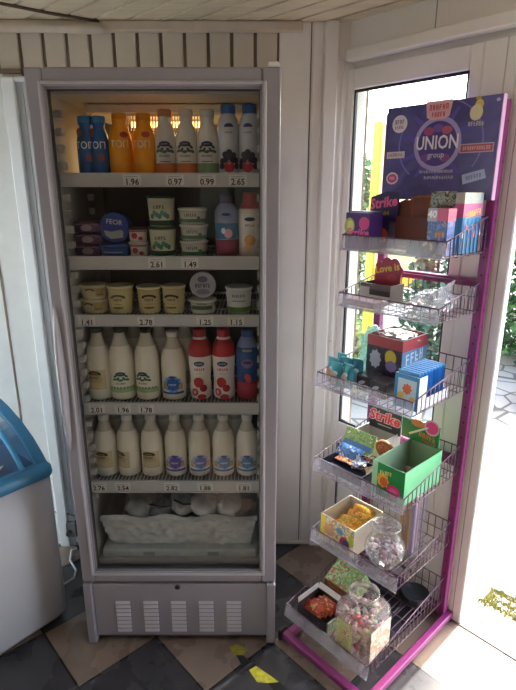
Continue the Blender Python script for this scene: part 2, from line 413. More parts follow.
# --- other walls, each with a window behind or beside the camera
def wall_win(name,x0,x1,wx0,wx1,wz0,wz1,loc,rz,wname,wm=wm):
    b=MB(); b.box(x0,wx0,0,.1,0,CEIL+.02,wm); b.box(wx1,x1,0,.1,0,CEIL+.02,wm); b.box(wx0,wx1,0,.1,0,wz0,wm); b.box(wx0,wx1,0,.1,wz1,CEIL+.02,wm)
    struct(b.build(name,None,loc,rz))
    w=bpy.data.objects.new(wname,None); COL.objects.link(w); w.location=loc; w.rotation_euler=(0,0,rz); struct(w)
    b=MB(); t=.05
    b.box(wx0,wx0+t,.0,.07,wz0,wz1,pv); b.box(wx1-t,wx1,.0,.07,wz0,wz1,pv); b.box(wx0+t,wx1-t,.0,.07,wz0,wz0+t,pv); b.box(wx0+t,wx1-t,.0,.07,wz1-t,wz1,pv)
    xm=(wx0+wx1)/2; b.box(xm-.03,xm+.03,.0,.07,wz0+t,wz1-t,pv); b.build('frame',w)
    b=MB(); b.box(wx0+t,xm-.03,.03,.035,wz0+t,wz1-t,clear('#f4f8f8',.02)); b.box(xm+.03,wx1-t,.03,.035,wz0+t,wz1-t,clear('#f4f8f8',.02)); b.build('pane',w)
    # portal that guides daylight sampling through this opening
    l=bpy.data.lights.new('portal','AREA'); l.shape='RECTANGLE'; l.size=wx1-wx0; l.size_y=wz1-wz0; l.cycles.is_portal=True
    o=bpy.data.objects.new('daylight_portal',l); COL.objects.link(o)
    M=Matrix.Translation(loc)@Rz(rz)@T((wx0+wx1)/2,.12,(wz0+wz1)/2)@Rx(-PI/2); o.matrix_world=M
# left wall: local x = +y world (rz=90deg puts local y on -x)
wall_win('wall_left',FY-.1,BY+.1,.95,2.03,.05,1.85,Vector((LX,0,0)),PI/2,'window_2')
wall_win('wall_front',-RX-.1,-LX+.1,-.1,.55,1.15,1.65,Vector((0,FY,0)),PI,'window_3',mat('#9a9088',.6))
b=MB(); b.box(RX,RX+.1,FY-.1,pR.y+.06,0,CEIL+.02,mat('#9a9088',.6)); struct(b.build('wall_side'))
for (s0,s1,z0,z1) in ((GL,GR,GB,GT),(SD0,SD1,0,1.96)):
    l=bpy.data.lights.new('portal','AREA'); l.shape='RECTANGLE'; l.size=s1-s0; l.size_y=z1-z0; l.cycles.is_portal=True
    o=bpy.data.objects.new('daylight_portal',l); COL.objects.link(o); o.matrix_world=MW@T((s0+s1)/2,.13,(z0+z1)/2)@Rx(-PI/2)

# ================================================================== OUTSIDE
def paving_mat():
    m,nt,N,L,p=_new('paving')
    tc=N.new('ShaderNodeTexCoord'); v=N.new('ShaderNodeTexVoronoi'); v.feature='DISTANCE_TO_EDGE'; v.inputs['Scale'].default_value=4.2
    L.new(tc.outputs['Object'],v.inputs['Vector'])
    r=N.new('ShaderNodeValToRGB'); r.color_ramp.elements[0].position=.025; r.color_ramp.elements[1].position=.06
    r.color_ramp.elements[0].color=lin('#403d37'); r.color_ramp.elements[1].color=lin('#7e7b76'); L.new(v.outputs['Distance'],r.inputs[0]); L.new(r.outputs[0],p.inputs['Base Color']); p.inputs['Roughness'].default_value=.8
    return m
b=MB(); b.box(-8,14,-14,16,-.2,-.065,paving_mat()); o=b.build('ground',None,W(0,-.1),RZ); struct(o)
b=MB(); b.box(-4.6,-4.3,-3,5,-.065,3.4,mat('#dfe6ec',.8)); struct(b.build('wall_bounce'))  # unseen pale wall, added to bounce sunlight in through the left opening
def bush(name,label,c,rad,h,nl,cols,leaf=.05,stem=True,seed=1):
    rnd=random.Random(seed); ms=[mat(q,.6,var=.2) for q in cols]
    t=thing(name,label,'bush' if h<2.2 else 'tree',c)
    b=MB()
    for i in range(nl):
        a=rnd.random()*2*PI; zz=rnd.random(); q=rnd.random()**.35
        wob=.75+.35*noise.noise(Vector((math.cos(a)*1.7+seed,math.sin(a)*1.7,zz*4)))
        rr=rad*q*wob*math.sin(PI*min(1,(zz*.86+.16)))**.6
        P=Vector((rr*math.cos(a),rr*math.sin(a),.05+h*zz)); s=leaf*(.6+rnd.random()*.8)
        M=T(*P)@Rz(rnd.random()*7)@Rx(rnd.random()*2.4-1.2)
        b.add([(0,0,0),(s*.45,s*.5,s*.08),(0,s*1.1,0),(-s*.45,s*.5,s*.08)],[(0,1,2,3)],rnd.choice(ms),M)
    b.build('foliage',t)
    b=MB(); bk=mat('#5b4a3a',.9)
    for k in range(5):
        a=k*1.3; b.tube([(0.03*math.cos(a),.03*math.sin(a),0),(rad*.25*math.cos(a),rad*.25*math.sin(a),h*.45),(rad*.5*math.cos(a),rad*.5*math.sin(a),h*.85)],.012+.01*(h>2),bk)
    b.build('stem',t); return t
P=at_d(354,190,-3.2); bush('leafy_tree','pale green leafy tree seen through the upper left of the window',(P.x,P.y,-.065),.5,2.15,2600,['#6f8a5f','#587a4c','#8aa077'],.07,seed=3)
P=at_d(436,300,-2.3); bush('columnar_shrub','dark grey green narrow shrub behind the window beside the yellow stand',(P.x,P.y,-.065),.30,1.85,2600,['#4c6a52','#5d7a60','#3f5a45'],.06,seed=5)
P=at_d(347,350,-1.7); bush('low_bush','low pale yellow green bush behind the window under the leafy tree',(P.x,P.y,-.065),.24,.60,1100,['#a8b46a','#8ea35a','#c2c480'],.06,seed=8)
P=at_z(540,352,-.02); bush('hedge_bush','dense dark green bush beyond the open doorway',(P.x,P.y,-.065),1.0,2.1,5200,['#2f5a34','#3f6d3c','#274a2c','#567f4a'],.085,seed=11)
P=at_z(511,352,-.02); bush('flower_bush','small yellow orange flowering plant at the foot of the doorway bush',(P.x-.25,P.y-1.35,-.065),.35,.22,700,['#c99a4a','#b8a24a','#6e7a3c'],.06,seed=13)
# yellow advertising stand outside
PA=W(-3.04,-2.6)
t=thing('advertising_stand','yellow advertising stand on the paving outside the window','stand',(PA.x,PA.y,-.065),RZ)
ye=mat('#e8cf3a',.5); b=MB(); b.box(.01,.09,-.04,.04,0,2.25,ye,c=.006); b.build('post',t)
b=MB(); b.box(.09,.70,-.02,.02,.93,2.22,mat('#ead98a',.5),c=.004); b.box(.09,.70,-.021,.021,.80,.93,mat('#e0a528',.5),c=.004); b.build('board',t)
b=MB(); b.box(-.12,.82,-.16,.16,0,.05,mat('#8d8b86',.6),c=.006); b.build('base_plate',t)
b=MB(); b.box(.62,.70,-.02,.02,.05,.80,ye,c=.004); b.build('post',t)
# moss in the paving by the door
rnd=random.Random(4); b=MB(); ms=[mat('#8f8a3c',.8),mat('#6a682c',.8)]
for (px,py) in ((502,612),(508,607),(514,602),(498,624),(506,630),(514,636)):
    Q=at_z(px,py,-.065)
    for k in range(150):
        q=Q+EW*rnd.uniform(-.09,.09)+NW*rnd.gauss(0,.010); h=rnd.uniform(.006,.022); w_=rnd.uniform(.003,.006)
        b.add([(q.x-w_,q.y,-.065),(q.x+w_,q.y,-.065),(q.x+rnd.uniform(-.01,.01),q.y+.004,-.065+h)],[(0,1,2)],rnd.choice(ms))
o=b.build('moss'); tag(o,'yellow green moss growing in the paving joints outside the doorway','moss'); o['kind']='stuff'

# ================================================================== REFRIGERATOR  (origin: centre of its front at floor)
FX,FYY=-.277,1.5
fr=thing('display_refrigerator','tall grey white glass door display refrigerator full of dairy against the boarded wall','refrigerator',(FX,FYY,0))
gw=mat('#96949d',.33,var=.03,scale=5); gwd=mat('#8c8a92',.35,var=.03); lin_=mat('#b4b0ab',.45,var=.03)
HW=.338
b=MB(); b.box(-HW,-HW+.035,.055,.53,.03,1.87,gw); b.box(HW-.035,HW,.055,.53,.03,1.87,gw); b.box(-HW+.035,HW-.035,.055,.53,1.845,1.87,gw); b.box(-HW+.035,HW-.035,.50,.53,.03,1.845,gw); b.box(-HW+.035,HW-.035,.055,.50,.26,.30,gw)
for x in (-.3,.3):
    for y in (.09,.48): b.lathe([(.018,0),(.018,.03)],mat('#3a3a3c',.6),12,T(x,y,0))
b.build('cabinet',fr)
b=MB(); ix=HW-.036
b.box(-ix,-ix+.008,.056,.499,.30,1.844,lin_); b.box(ix-.008,ix,.056,.499,.30,1.844,lin_); b.box(-ix+.008,ix-.008,.49,.499,.30,1.844,mat('#6a655f',.5)); b.box(-ix+.008,ix-.008,.056,.49,1.836,1.844,lin_); b.box(-ix+.008,ix-.008,.056,.49,.301,.318,lin_)  # back face coloured darker than the sides, shade behind the goods painted in
for sx in (-1,1):
    for z in [.56+.045*k for k in range(28)]:       # moulded shelf rests
        for y in (.066,.30):
            xa=sx*(ix-.008); xb=sx*(ix-.028); b.box(min(xa,xb),max(xa,xb),y,y+.022,z,z+.022,lin_,c=.003)
b.build('inner_liner',fr)
# door: frame ring, inner bead, gasket, pane, handle
b=MB(); ox0,ox1,oz0,oz1=-.291,.288,.309,1.847
for (x0,x1,z0,z1) in ((-HW,ox0,.268,1.892),(ox1,HW,.268,1.892),(ox0,ox1,.268,oz0),(ox0,ox1,oz1,1.892)): b.box(x0,x1,0,.048,z0,z1,gw)
b.build('door_frame',fr,bevel=.005)
b=MB(); bd=mat('#b3b1b8',.3)
for (x0,x1,z0,z1) in ((ox0-.012,ox0-.004,oz0-.012,oz1+.012),(ox1+.004,ox1+.012,oz0-.012,oz1+.012),(ox0-.004,ox1+.004,oz0-.012,oz0-.004),(ox0-.004,ox1+.004,oz1+.004,oz1+.012)): b.box(x0,x1,-.005,.004,z0,z1,bd,c=.002)
b.build('door_bead',fr)
b=MB(); dk=mat('#85838a',.5)
for (x0,x1,z0,z1) in ((ox0,ox0+.006,oz0,oz1),(ox1-.006,ox1,oz0,oz1),(ox0,ox1,oz0,oz0+.006),(ox0,ox1,oz1-.006,oz1)): b.box(x0,x1,.006,.030,z0,z1,dk)
for (x0,x1,z0,z1) in ((ox0+.006,ox0+.008,oz0+.006,oz1-.006),(ox1-.008,ox1-.006,oz0+.006,oz1-.006),(ox0+.006,ox1-.006,oz0+.006,oz0+.010),(ox0+.006,ox1-.006,oz1-.008,oz1-.006)): b.box(x0,x1,.011,.030,z0,z1,mat('#3b3a3d',.6))
b.build('door_gasket',fr)
b=MB(); b.box(ox0+.004,ox1-.004,.016,.022,oz0+.004,oz1-.004,clear('#fbfcfc',.006)); b.build('door_glass',fr)
# moulded grip on the hinge-free side
b=MB()
def grip(u,v):
    z=.78+.48*v; w_=max(0.0,math.sin(PI*min(1,max(0,v))))**.55; a=PI*u
    return (-.333+.004-.013*w_*math.cos(a)+.004, -.030*w_*math.sin(a)-.0005, z)
b.sheet(grip,10,26,mat('#a9a7ae',.28)); b.build('door_handle',fr)
b=MB(); b.box(HW-.035,HW-.005,.0,.03,1.892,1.905,mat('#d9d7d6',.4),c=.003); b.build('top_hinge',fr)
# base panel with louvres and lock
b=MB(); b.box(-HW+.03,HW-.03,.004,.05,.03,.255,gw,c=.003); b.box(-HW,-HW+.03,-.006,.06,.003,.262,gw,c=.004); b.box(HW-.03,HW,-.006,.06,.003,.262,gw,c=.004); b.box(-HW+.03,HW-.03,.02,.05,.012,.03,mat('#4a494c',.6))
cxs=[at_y(px,620,1.5).x-FX for px in (124,151.5,179,206.5,234)]
for cx in cxs:
    for k in range(8):
        z=.050+k*.0172
        M=T(cx,.004,z)
        b.add([(-.026,0,0),(.026,0,0),(.024,-.007,.004),(-.024,-.007,.004),(.026,0,.012),(-.026,0,.012)],[(0,1,2,3),(3,2,4,5),(0,3,5),(1,4,2)],bd,M)
        b.box(cx-.024,cx+.024,.0035,.0045,z-.0035,z,mat('#7d7b80',.6))
b.build('base_panel',fr)
b=MB(); xk=at_y(177.5,590,1.5).x-FX; b.lathe([(.009,0),(.009,.006),(.006,.008)],mat('#3c3a39',.35,.6),14,T(xk,.004,.245)@Rx(PI/2)); b.lathe([(.012,0),(.012,.002)],mat('#8f8d90',.3,.8),14,T(xk,.0035,.245)@Rx(PI/2)); b.build('lock',fr)
# evaporator cover with slots and the lamp
b=MB(); wv=mat('#e6e3dc',.4); y0=.20
b.box(-.25,.27,.205,.47,1.806,1.834,wv,c=.004)
for k in range(30):
    x=-.13+k*.0085; b.box(x,x+.004,.198,.202,1.757,1.80,wv)
b.box(-.135,.13,.197,.203,1.798,1.806,wv)
for k in range(26):
    x=.125+k*.0055; b.box(x,x+.0025,.18,.30,1.800,1.803,wv)
b.build('evaporator_cover',fr)
b=MB(); b.tube([(-.13,.30,1.786),(.10,.30,1.786)],.009,glow('#ffb860',4),10); b.build('lamp_tube',fr)
l=bpy.data.lights.new('refrigerator_lamp','AREA'); l.shape='RECTANGLE'; l.size=.3; l.size_y=.05; l.energy=.6; l.color=(1,.70,.34)
o=bpy.data.objects.new('refrigerator_lamp',l); COL.objects.link(o); o.location=(-.02,.30,1.772); o.parent=fr
b=MB(); q=[(-.25,.2,1.62),(-.24,.2,1.72),(-.235,.2,1.80),(-.22,.21,1.815),(-.17,.22,1.815),(-.10,.24,1.82)]; b.tube(q,.004,mat('#c9b79a',.5),8); b.build('lamp_cable',fr)
# shelves with price strips
SHELF=[(1.592,1.631),(1.354,1.394),(1.177,1.214),(.880,.920),(.588,.632)]
SY=.06   # front of strips (local y)
ink=mat('#26242a',.7); paper=mat('#d6d5d1',.6); stripm=mat('#bcbdbd',.35,var=.03)
TAGS=[[(132,'1.96'),(175,'0.97'),(207,'0.99'),(238,'2.65')],[(157,'2.61'),(190,'1.49')],[(87,'1.41'),(146,'2.78'),(205,'1.25'),(236,'1.15')],[(97,'2.01'),(123,'1.96'),(146,'1.78')],[(99,'2.76'),(123,'2.54'),(172,'2.82'),(205,'1.88'),(244,'1.81')]]
for (z0,z1),tags in zip(SHELF,TAGS):
    b=MB(); wr=mat('#d4d3d0',.35)
    b.box(-ix+.012,ix-.012,SY+.018,.483,z1-.0195,z1-.0165,mat('#7d7a77',.5))  # solid plate added under the wires to block light between the shelves
    for k in range(44):
        x=-ix+.03+k*(2*ix-.06)/43; b.box(x-.0015,x+.0015,SY+.012,.485,z1-.010,z1-.007,wr)
    for y in (SY+.012,.20,.35,.483): b.box(-ix+.012,ix-.012,y,y+.006,z1-.016,z1-.010,wr)
    sh=b.build('shelf',fr)
    b=MB(); b.box(-ix+.010,ix-.010,SY,SY+.010,z0,z1,stripm,c=.002); b.box(-ix+.010,ix-.010,SY-.003,SY+.002,z0,z0+.004,stripm); b.box(-ix+.010,ix-.010,SY-.003,SY+.002,z1-.004,z1,stripm)
    b.build('price_strip',sh)
    for px,tx in tags:
        zc=(z0+z1)/2; py=345+F*0  # tag sits on the strip front
        x=0
        lo,hi=0,690
        for _ in range(40):
            mid=(lo+hi)/2
            if at_y(px,mid,FYY+SY).z>zc: lo=mid
            else: hi=mid
        x=at_y(px,lo,FYY+SY).x-FX
        b=MB(); b.box(x-.026,x+.026,SY-.0015,SY-.0005,z0+.005,z1-.005,paper); b.text(tx,.0235,x,zc-.006,ink,SY-.002,bold=.022); b.patch(x-.02,x+.016,zc+.009,zc+.0105,mat('#8f8d8c',.7),SY-.002); b.patch(x-.02,x+.008,zc+.0045,zc+.0055,mat('#8f8d8c',.7),SY-.002)
        b.build('price_tag',sh)
SZ=[z1-.0062 for z0,z1 in SHELF]+[.3186]
def fx(px,py,y): return at_y(px,py,y).x

# ---------------------------------------------------------------- dairy
milk=mat('#e8e3d2',.28,var=.03,sss=.0); neckm=mat('#c9c4b4',.2,var=.05)
def label_text(b,word,size,x,z,m,R,**k): b.text(word,size,x,z,m,-.0012,R,**k)
GRN='#2f6a4a'; NAVY='#27306a'
def bottle(name,label,cat,loc,prof,bodym,capm,capprof,decor,group=None,rot=0):
    rm=max(q[0] for q in prof); loc=(min(max(loc[0],-.570+rm),.0155-rm),loc[1],loc[2])   # clear of the liner rests
    t=thing(name,label,cat,loc,rot,group)
    b=MB(); b.lathe(prof,bodym,28); decor(b); b.build('body',t)
    b=MB(); b.lathe(capprof,capm,20); 
    r,z=capprof[0][0],capprof[0][1]
    b.build('cap',t); return t
R4=.0408
milkprof=lambda h,r:[(r*.86,0),(r*.98,.004),(r,.012),(r,.50*h),(r*.985,.60*h,),(r*.90,.70*h),(r*.74,.79*h,neckm),(r*.52,.88*h,neckm),(r*.44,.93*h,neckm),(r*.44,.985*h)]
def oval_logo(b,R,z,dark,green,word,leaf=True,x=0,s=1.25):
    if leaf:
        for k,(dx,dz,ro) in enumerate(((-.014,.001,.6),(.014,.001,-.6),(-.007,-.006,1.0),(.008,-.006,-1.0),(0,-.010,.2),(-.016,-.008,.3),(.017,-.009,-.3))):
            b.blob(x+dx*s,z+dz*s,.0062*s,.0034*s,mat(green,.5),-.0008-.00005*k,R,n=10,rot=ro,rings=2)
    b.blob(x,z+.007*s,.013*s,.006*s,mat(dark,.5),-.0012,R,n=16); b.squiggle(.015*s,.0035,x,z+.007*s,mat('#b8b6c4',.5),-.0017,R); b.squiggle(.026*s,.006,x,z-.019*s,mat(dark,.5),-.0012,R)
def arch_logo(b,R,z,col,x=0,s=1):
    c=mat(col,.6)
    for k in range(9):
        a=PI*(.12+.76*k/8); b.patch(x+s*.017*math.cos(a)-.003*s,x+s*.017*math.cos(a)+.003*s,z+s*.008*math.sin(a)-.0022*s,z+s*.008*math.sin(a)+.003*s,c,-.0012,R)
def deco_brown(h,r):
    def d(b):
        R=r+.0; b.patch(-.034,.030,.17*h,.46*h,mat('#cfc29c',.6),-.0004,R); b.blob(-.008,.39*h,.023,.0125,mat('#40321e',.6),-.0008,R,n=22); b.patch(-.031,.015,.27*h,.385*h,mat('#bfae82',.6),-.0011,R); b.squiggle(.026,.005,-.008,.41*h,mat('#b9a878',.6),-.0014,R,seed=21); b.patch(-.03,.03,.22*h,.30*h,mat('#cdbd94',.6),-.0006,R); b.patch(-.028,.02,.315*h,.325*h,mat('#8d7a50',.6),-.0007,R); b.squiggle(.032,.009,-.008,.345*h,mat('#5a4a2c',.6),-.0016,R); b.patch(-.03,.03,.17*h,.178*h,mat('#a8935f',.6),-.0007,R)
    return d
def deco_green(h,r):
    def d(b):
        R=r; oval_logo(b,R,.36*h,'#2a4650','#3f7a58','',s=1.25); b.patch(-.055,.055,.12*h,.19*h,mat('#a9bf93',.6),-.0006,R); 
        for k in range(9): b.blob(-.045+k*.011,.19*h,.004,.004,mat('#6f8f62',.6),-.0009,R,n=8,rings=1)
    return d
def deco_blue(h,r,deep='#2d62b0',alt='#8fb4dc'):
    def d(b):
        R=r; b.blob(0,.26*h,.034,.030,mat(alt,.5),-.0006,R,n=22,star=.16); b.blob(.002,.255*h,.025,.024,mat(deep,.5),-.0009,R,n=16,star=.2); b.patch(-.04,.04,.10*h,.135*h,mat(deep,.5),-.0007,R)
        b.blob(0,.37*h,.012,.005,mat('#3a4f9a',.5),-.0012,R); b.squiggle(.026,.006,.0,.25*h,mat('#dfe6ee',.5),-.0013,R); b.squiggle(.022,.005,.0,.335*h,mat('#4a4a78',.5),-.0013,R); b.patch(-.036,-.02,.17*h,.27*h,mat('#b49a62',.5),-.0007,R); b.patch(.022,.036,.17*h,.27*h,mat('#c9a86a',.5),-.0007,R)
    return d
white=mat('#dedcd6',.35); capw=mat('#dcdad4',.4)
def capp(r,z0,h): return [(r*.98,z0),(r,z0+.002),(r,z0+h-.003),(r*.9,z0+h)]
# shelf 4: three milks with dark caps, one blue label milk, two red kefirs, one blue red bottle
yF=1.635
names4=[(98,'brown'),(122.5,'green'),(148,'green')]
desc={0:'milk bottle with brown arch label and dark cap, left end of the fourth shelf',1:'green leaf milk bottle with dark cap, beside the dark capped brown label one',2:'green leaf milk bottle with dark cap, beside the blue splash label one'}
h4=.232
for i,(px,kind) in enumerate(names4):
    d=(deco_brown if kind=='brown' else deco_green)(h4,R4)
    bottle('milk_bottle',desc[i],'bottle',(fx(px,375,yF),yF,SZ[3]),milkprof(h4,R4),milk,mat('#2c3328',.5),capp(.0195,h4*.975,.016),d,'milk bottles on the fourth shelf',rot=(0,.1,-.25)[i])
bottle('milk_bottle','white capped milk bottle with blue splash label, left of the red patterned bottles','bottle',(fx(174,375,yF),yF,SZ[3]),milkprof(.220,R4),milk,capw,capp(.020,.213,.016),deco_blue(.22,R4,'#2467b4','#6fa8dc'),'milk bottles on the fourth shelf')
keep=[(.030,0),(.036,.006),(.0365,.03),(.034,.07),(.0375,.12),(.0385,.15),(.035,.18),(.024,.205),(.018,.213),(.018,.22)]
redm='#b8242e'
def deco_pom(b):
    def f(z,R): pass
    R=.0375
    b.lathe([(.0386,.150),(.0388,.152),(.0358,.18),(.0248,.205)],mat(redm,.4),28)
    b.blob(-.004,.062,.016,.018,mat(redm,.45),-.0020,.0355,n=16); b.blob(.012,.042,.012,.013,mat('#a31f2b',.45),-.0022,.036,n=14); b.blob(-.016,.028,.011,.013,mat(redm,.45),-.0022,.0365,n=14); b.blob(-.016,.028,.006,.008,mat('#e9a8a0',.45),-.0026,.0365,n=12); b.blob(.006,.012,.014,.010,mat('#c02d36',.45),-.0022,.0365,n=14)
    b.blob(0,.127,.017,.0085,mat('#2a2c5c',.4),-.0020,.0378); b.squiggle(.022,.005,0,.127,mat('#d8d6e0',.4),-.0026,.0378); b.squiggle(.034,.009,.0,.107,mat(redm,.4),-.0024,.0365); b.patch(-.012,.012,.092,.0935,mat('#8f8a88',.5),-.0024,.036)
for i,px in enumerate((200.5,224)):
    bottle('yogurt_bottle',('white bottle with red pomegranate print and red cap, beside the blue splash milk','red capped bottle with red pomegranate print, beside the dark blue berry bottle')[i],'bottle',(fx(px,370,yF),yF,SZ[3]),keep,mat('#e9e2de',.35),mat(redm,.4),capp(.0205,.212,.026),deco_pom,'pomegranate yogurt bottles',rot=(.0,-.08)[i])
def deco_bluered(b):
    R=.036; b.lathe([(.0363,.004),(.0366,.03),(.0363,.062)],mat('#b03a4c',.4),28); b.lathe([(.0350,.062),(.0345,.07),(.0378,.12),(.0388,.15),(.0353,.18)],mat('#27508e',.4),28); b.blob(0,.128,.019,.016,mat('#7a6a9c',.4),-.0022,.0380); b.blob(0,.132,.013,.005,mat('#232a5a',.4),-.0028,.0380); b.blob(.002,.078,.010,.016,mat('#d4525c',.4),-.0024,.036,rot=.4); b.squiggle(.03,.008,0,.172,mat('#d8c86a',.4),-.0025,.0365)
bottle('yogurt_bottle','dark blue and red drink bottle at the right end beside the pomegranate bottles','bottle',(fx(247.5,370,yF),yF,SZ[3]),keep,mat('#6f7fae',.35),mat('#2b4a8a',.4),capp(.0205,.212,.024),deco_bluered)
# shelf 5: three brown label, four blue label milks with white caps
h5=.212; p5=[104.5,129,152.5,176,199.5,223.5,247]
D5=['white capped brown label milk, left end of the lowest bottle shelf','milk bottle with brown label turned away, second from the left on the lowest bottle shelf','milk bottle with brown arch label, beside the first of the blue violet label milks','milk bottle with violet blue label, left end of the four blue labelled milks','milk bottle with blue and gold label, second of the four blue labelled milks','slightly leaning milk bottle with blue label, third of the four blue labelled milks','milk bottle with pale blue label, right end of the lowest bottle shelf']
for i,px in enumerate(p5):
    r=.0385 if i<3 else .038
    d=deco_brown(h5,r) if i<3 else deco_blue(h5,r,('#5b56a8','#3d63b4','#4b7fc0','#3f86bf')[i-3],('#a9a4d6','#9bb6de','#a6c8e4','#a8cbe0')[i-3])
    bottle('milk_bottle',D5[i],'bottle',(fx(px,452,yF),yF,SZ[4]),milkprof(h5,r),milk,capw,capp(.0185,h5*.955,.022),d,'white capped milk bottles on the lowest bottle shelf',rot=(0,-.5,.05,0,.15,.1,0)[i])
# a second row stands behind them
back=MB
def backrow(xs,z,h,r,capm,ch,word):
    src=None
    for i,px in enumerate(xs):
        x=fx(px,440 if z<.7 else 365,1.735); lab='plain back row milk bottle %s'%word[i]
        if src is None:
            src=bottle('milk_bottle',lab,'bottle',(x,1.735,z),milkprof(h,r),milk,capm,capp(.0185,h*.96,ch),lambda b:b.patch(-.04,.04,.1*h,.3*h,mat('#c9c2a2',.6),-.0006,r),'milk bottles of the second row')
        else: dup(src,(x,1.735,z),label=lab)
backrow([111,136,161,186],SZ[3],h4,R4,mat('#2c3328',.5),.016,['seen between the brown and green labels','seen between the two green leaf label bottles','seen left of the blue splash milk','seen between the blue splash milk and the red bottles'])
backrow([116,140,164,188,212,235],SZ[4],h5,.038,capw,.02,['seen between first and second lowest milks','seen between second and third lowest milks','seen where brown labels meet violet label','seen right of the violet label milk','seen left of the leaning milk','seen right of the leaning milk'])
# shelf 1
y1=1.63
tall=lambda h,r,n:[(r*.9,0),(r,.006),(r,.52*h),(r*.97,.62*h),(r*.80,.74*h),(r*.56,.86*h),(r*n,.9*h),(r*n,.95*h)]
def deco_ton(fg):
    def d(b):
        R=.030; b.text('ТОП',.026,0,.082,mat('#e8eef2',.4),-.0012,R,bold=.01); b.blob(-.014,.118,.009,.012,mat('#a06a54',.5),-.0010,R*.94); b.blob(.012,.050,.010,.012,mat('#8d5a5a',.5),-.0010,R); b.blob(-.012,.028,.010,.010,mat('#3a6aa0',.5),-.0010,R)
    return d
def deco_or(b):
    R=.0365; b.text('ТОП',.026,0,.085,mat('#f4e2b8',.4),-.0012,R,bold=.008); b.blob(.014,.112,.012,.008,mat('#b8402c',.5),-.0012,R*.96); b.patch(-.02,.02,.03,.034,mat('#e8b04a',.5),-.0010,R)
for i,px in enumerate((87,100.5)):
    bottle('yogurt_bottle',('small dark blue drinking bottle with white lettering, in the top left corner by the liner','small dark blue drinking bottle with white lettering, touching the orange bottles')[i],'bottle',(fx(px,150,y1),y1,SZ[0]),tall(.158,.0275,.70),mat('#2a66ae',.35),mat('#3f8ac0',.4),capp(.0205,.146,.018),deco_ton('w'),'blue drinking bottles',rot=(.1,-.1)[i])
orm=mat('#fba416',.3); 
for i,px in enumerate((121,145)):
    bottle('juice_bottle',('orange bottle with white lettering and red badge, beside the blue bottles on the top shelf','orange bottle with white lettering and red badge, beside the white bottles on the top shelf')[i],'bottle',(fx(px,150,y1),y1,SZ[0]),tall(.166,.0345,.62),orm,mat('#f09a1a',.35),capp(.0215,.156,.016),deco_or,'orange bottles',rot=(.15,-.1)[i])
src=bottle('juice_bottle','plain orange bottle with painted glow behind the gap between the two orange bottles','bottle',(fx(133,150,1.69),1.695,SZ[0]),tall(.122,.030,.62),mat('#ffc030',.3),mat('#ffc838',.35),capp(.021,.112,.016),lambda b:None)  # brighter yellow than the front pair, lamp glow painted into the colour
dup(src,(fx(157,150,1.69),1.695,SZ[0]),label='plain orange bottle with painted glow between the front orange and white bottles')
def deco_yog(band):
    def d(b):
        R=.034; b.patch(-.05,.05,.004,.034,mat(band,.5),-.0008,R); oval_logo(b,R,.078,'#22244a','#4a5a48','',s=1.25)
        b.patch(-.016,.016,.038,.040,mat('#5c5c50',.5),-.001,R)
    return d
for i,(px,bd_,cp) in enumerate(((166,'#c9713c','#c9855a'),(187,'#c9713c','#d8d4cc'),(208,'#7d9a74','#cfd2c8'))):
    bottle('yogurt_bottle',('white yogurt bottle with orange cap and orange band, next to the orange bottles','white yogurt bottle with pale cap and orange band, on the top shelf','white yogurt bottle with green band on the top shelf')[i],'bottle',(fx(px,150,y1),y1,SZ[0]),tall(.172,.0325,.6),mat('#dcd8cf',.35),mat(cp,.4),capp(.0205,.162,.020),deco_yog(bd_),rot=(.05,-.05,.0)[i])
def deco_berry(b):
    R=.031; b.blob(0,.135,.013,.008,mat('#24346e',.5),-.0010,R*.97); b.squiggle(.022,.005,0,.118,mat('#5a5a70',.5),-.0012,R)
    for k,(dx,dz) in enumerate(((-.020,.040),(-.012,.058),(.0,.064),(.013,.056),(.021,.042),(-.010,.044),(.010,.042),(.002,.052),(-.022,.026),(.023,.026))): b.blob(dx,dz,.009,.009,mat(('#26263c','#34344e')[k%2],.45),-.0010-.0001*k,R,n=12)
    b.blob(.0,.024,.015,.016,mat('#b02a3c',.45),-.0026,R,n=16); b.blob(.0,.034,.005,.004,mat('#d8707a',.45),-.0032,R,n=10)
for i,px in enumerate((228.5,249.5)):
    bottle('yogurt_bottle',('tall white bottle with dark berry print and blue cap, next to the green banded yogurt','tall white bottle with dark berry print and blue cap, top shelf right end')[i],'bottle',(fx(px,150,y1),y1,SZ[0]),[(.028,0),(.031,.005),(.0315,.13),(.028,.155),(.019,.17),(.019,.175)],mat('#c9ccd4',.35),mat('#1f5aa0',.4),capp(.0215,.170,.026),deco_berry,'berry bottles',rot=(.1,-.15)[i])
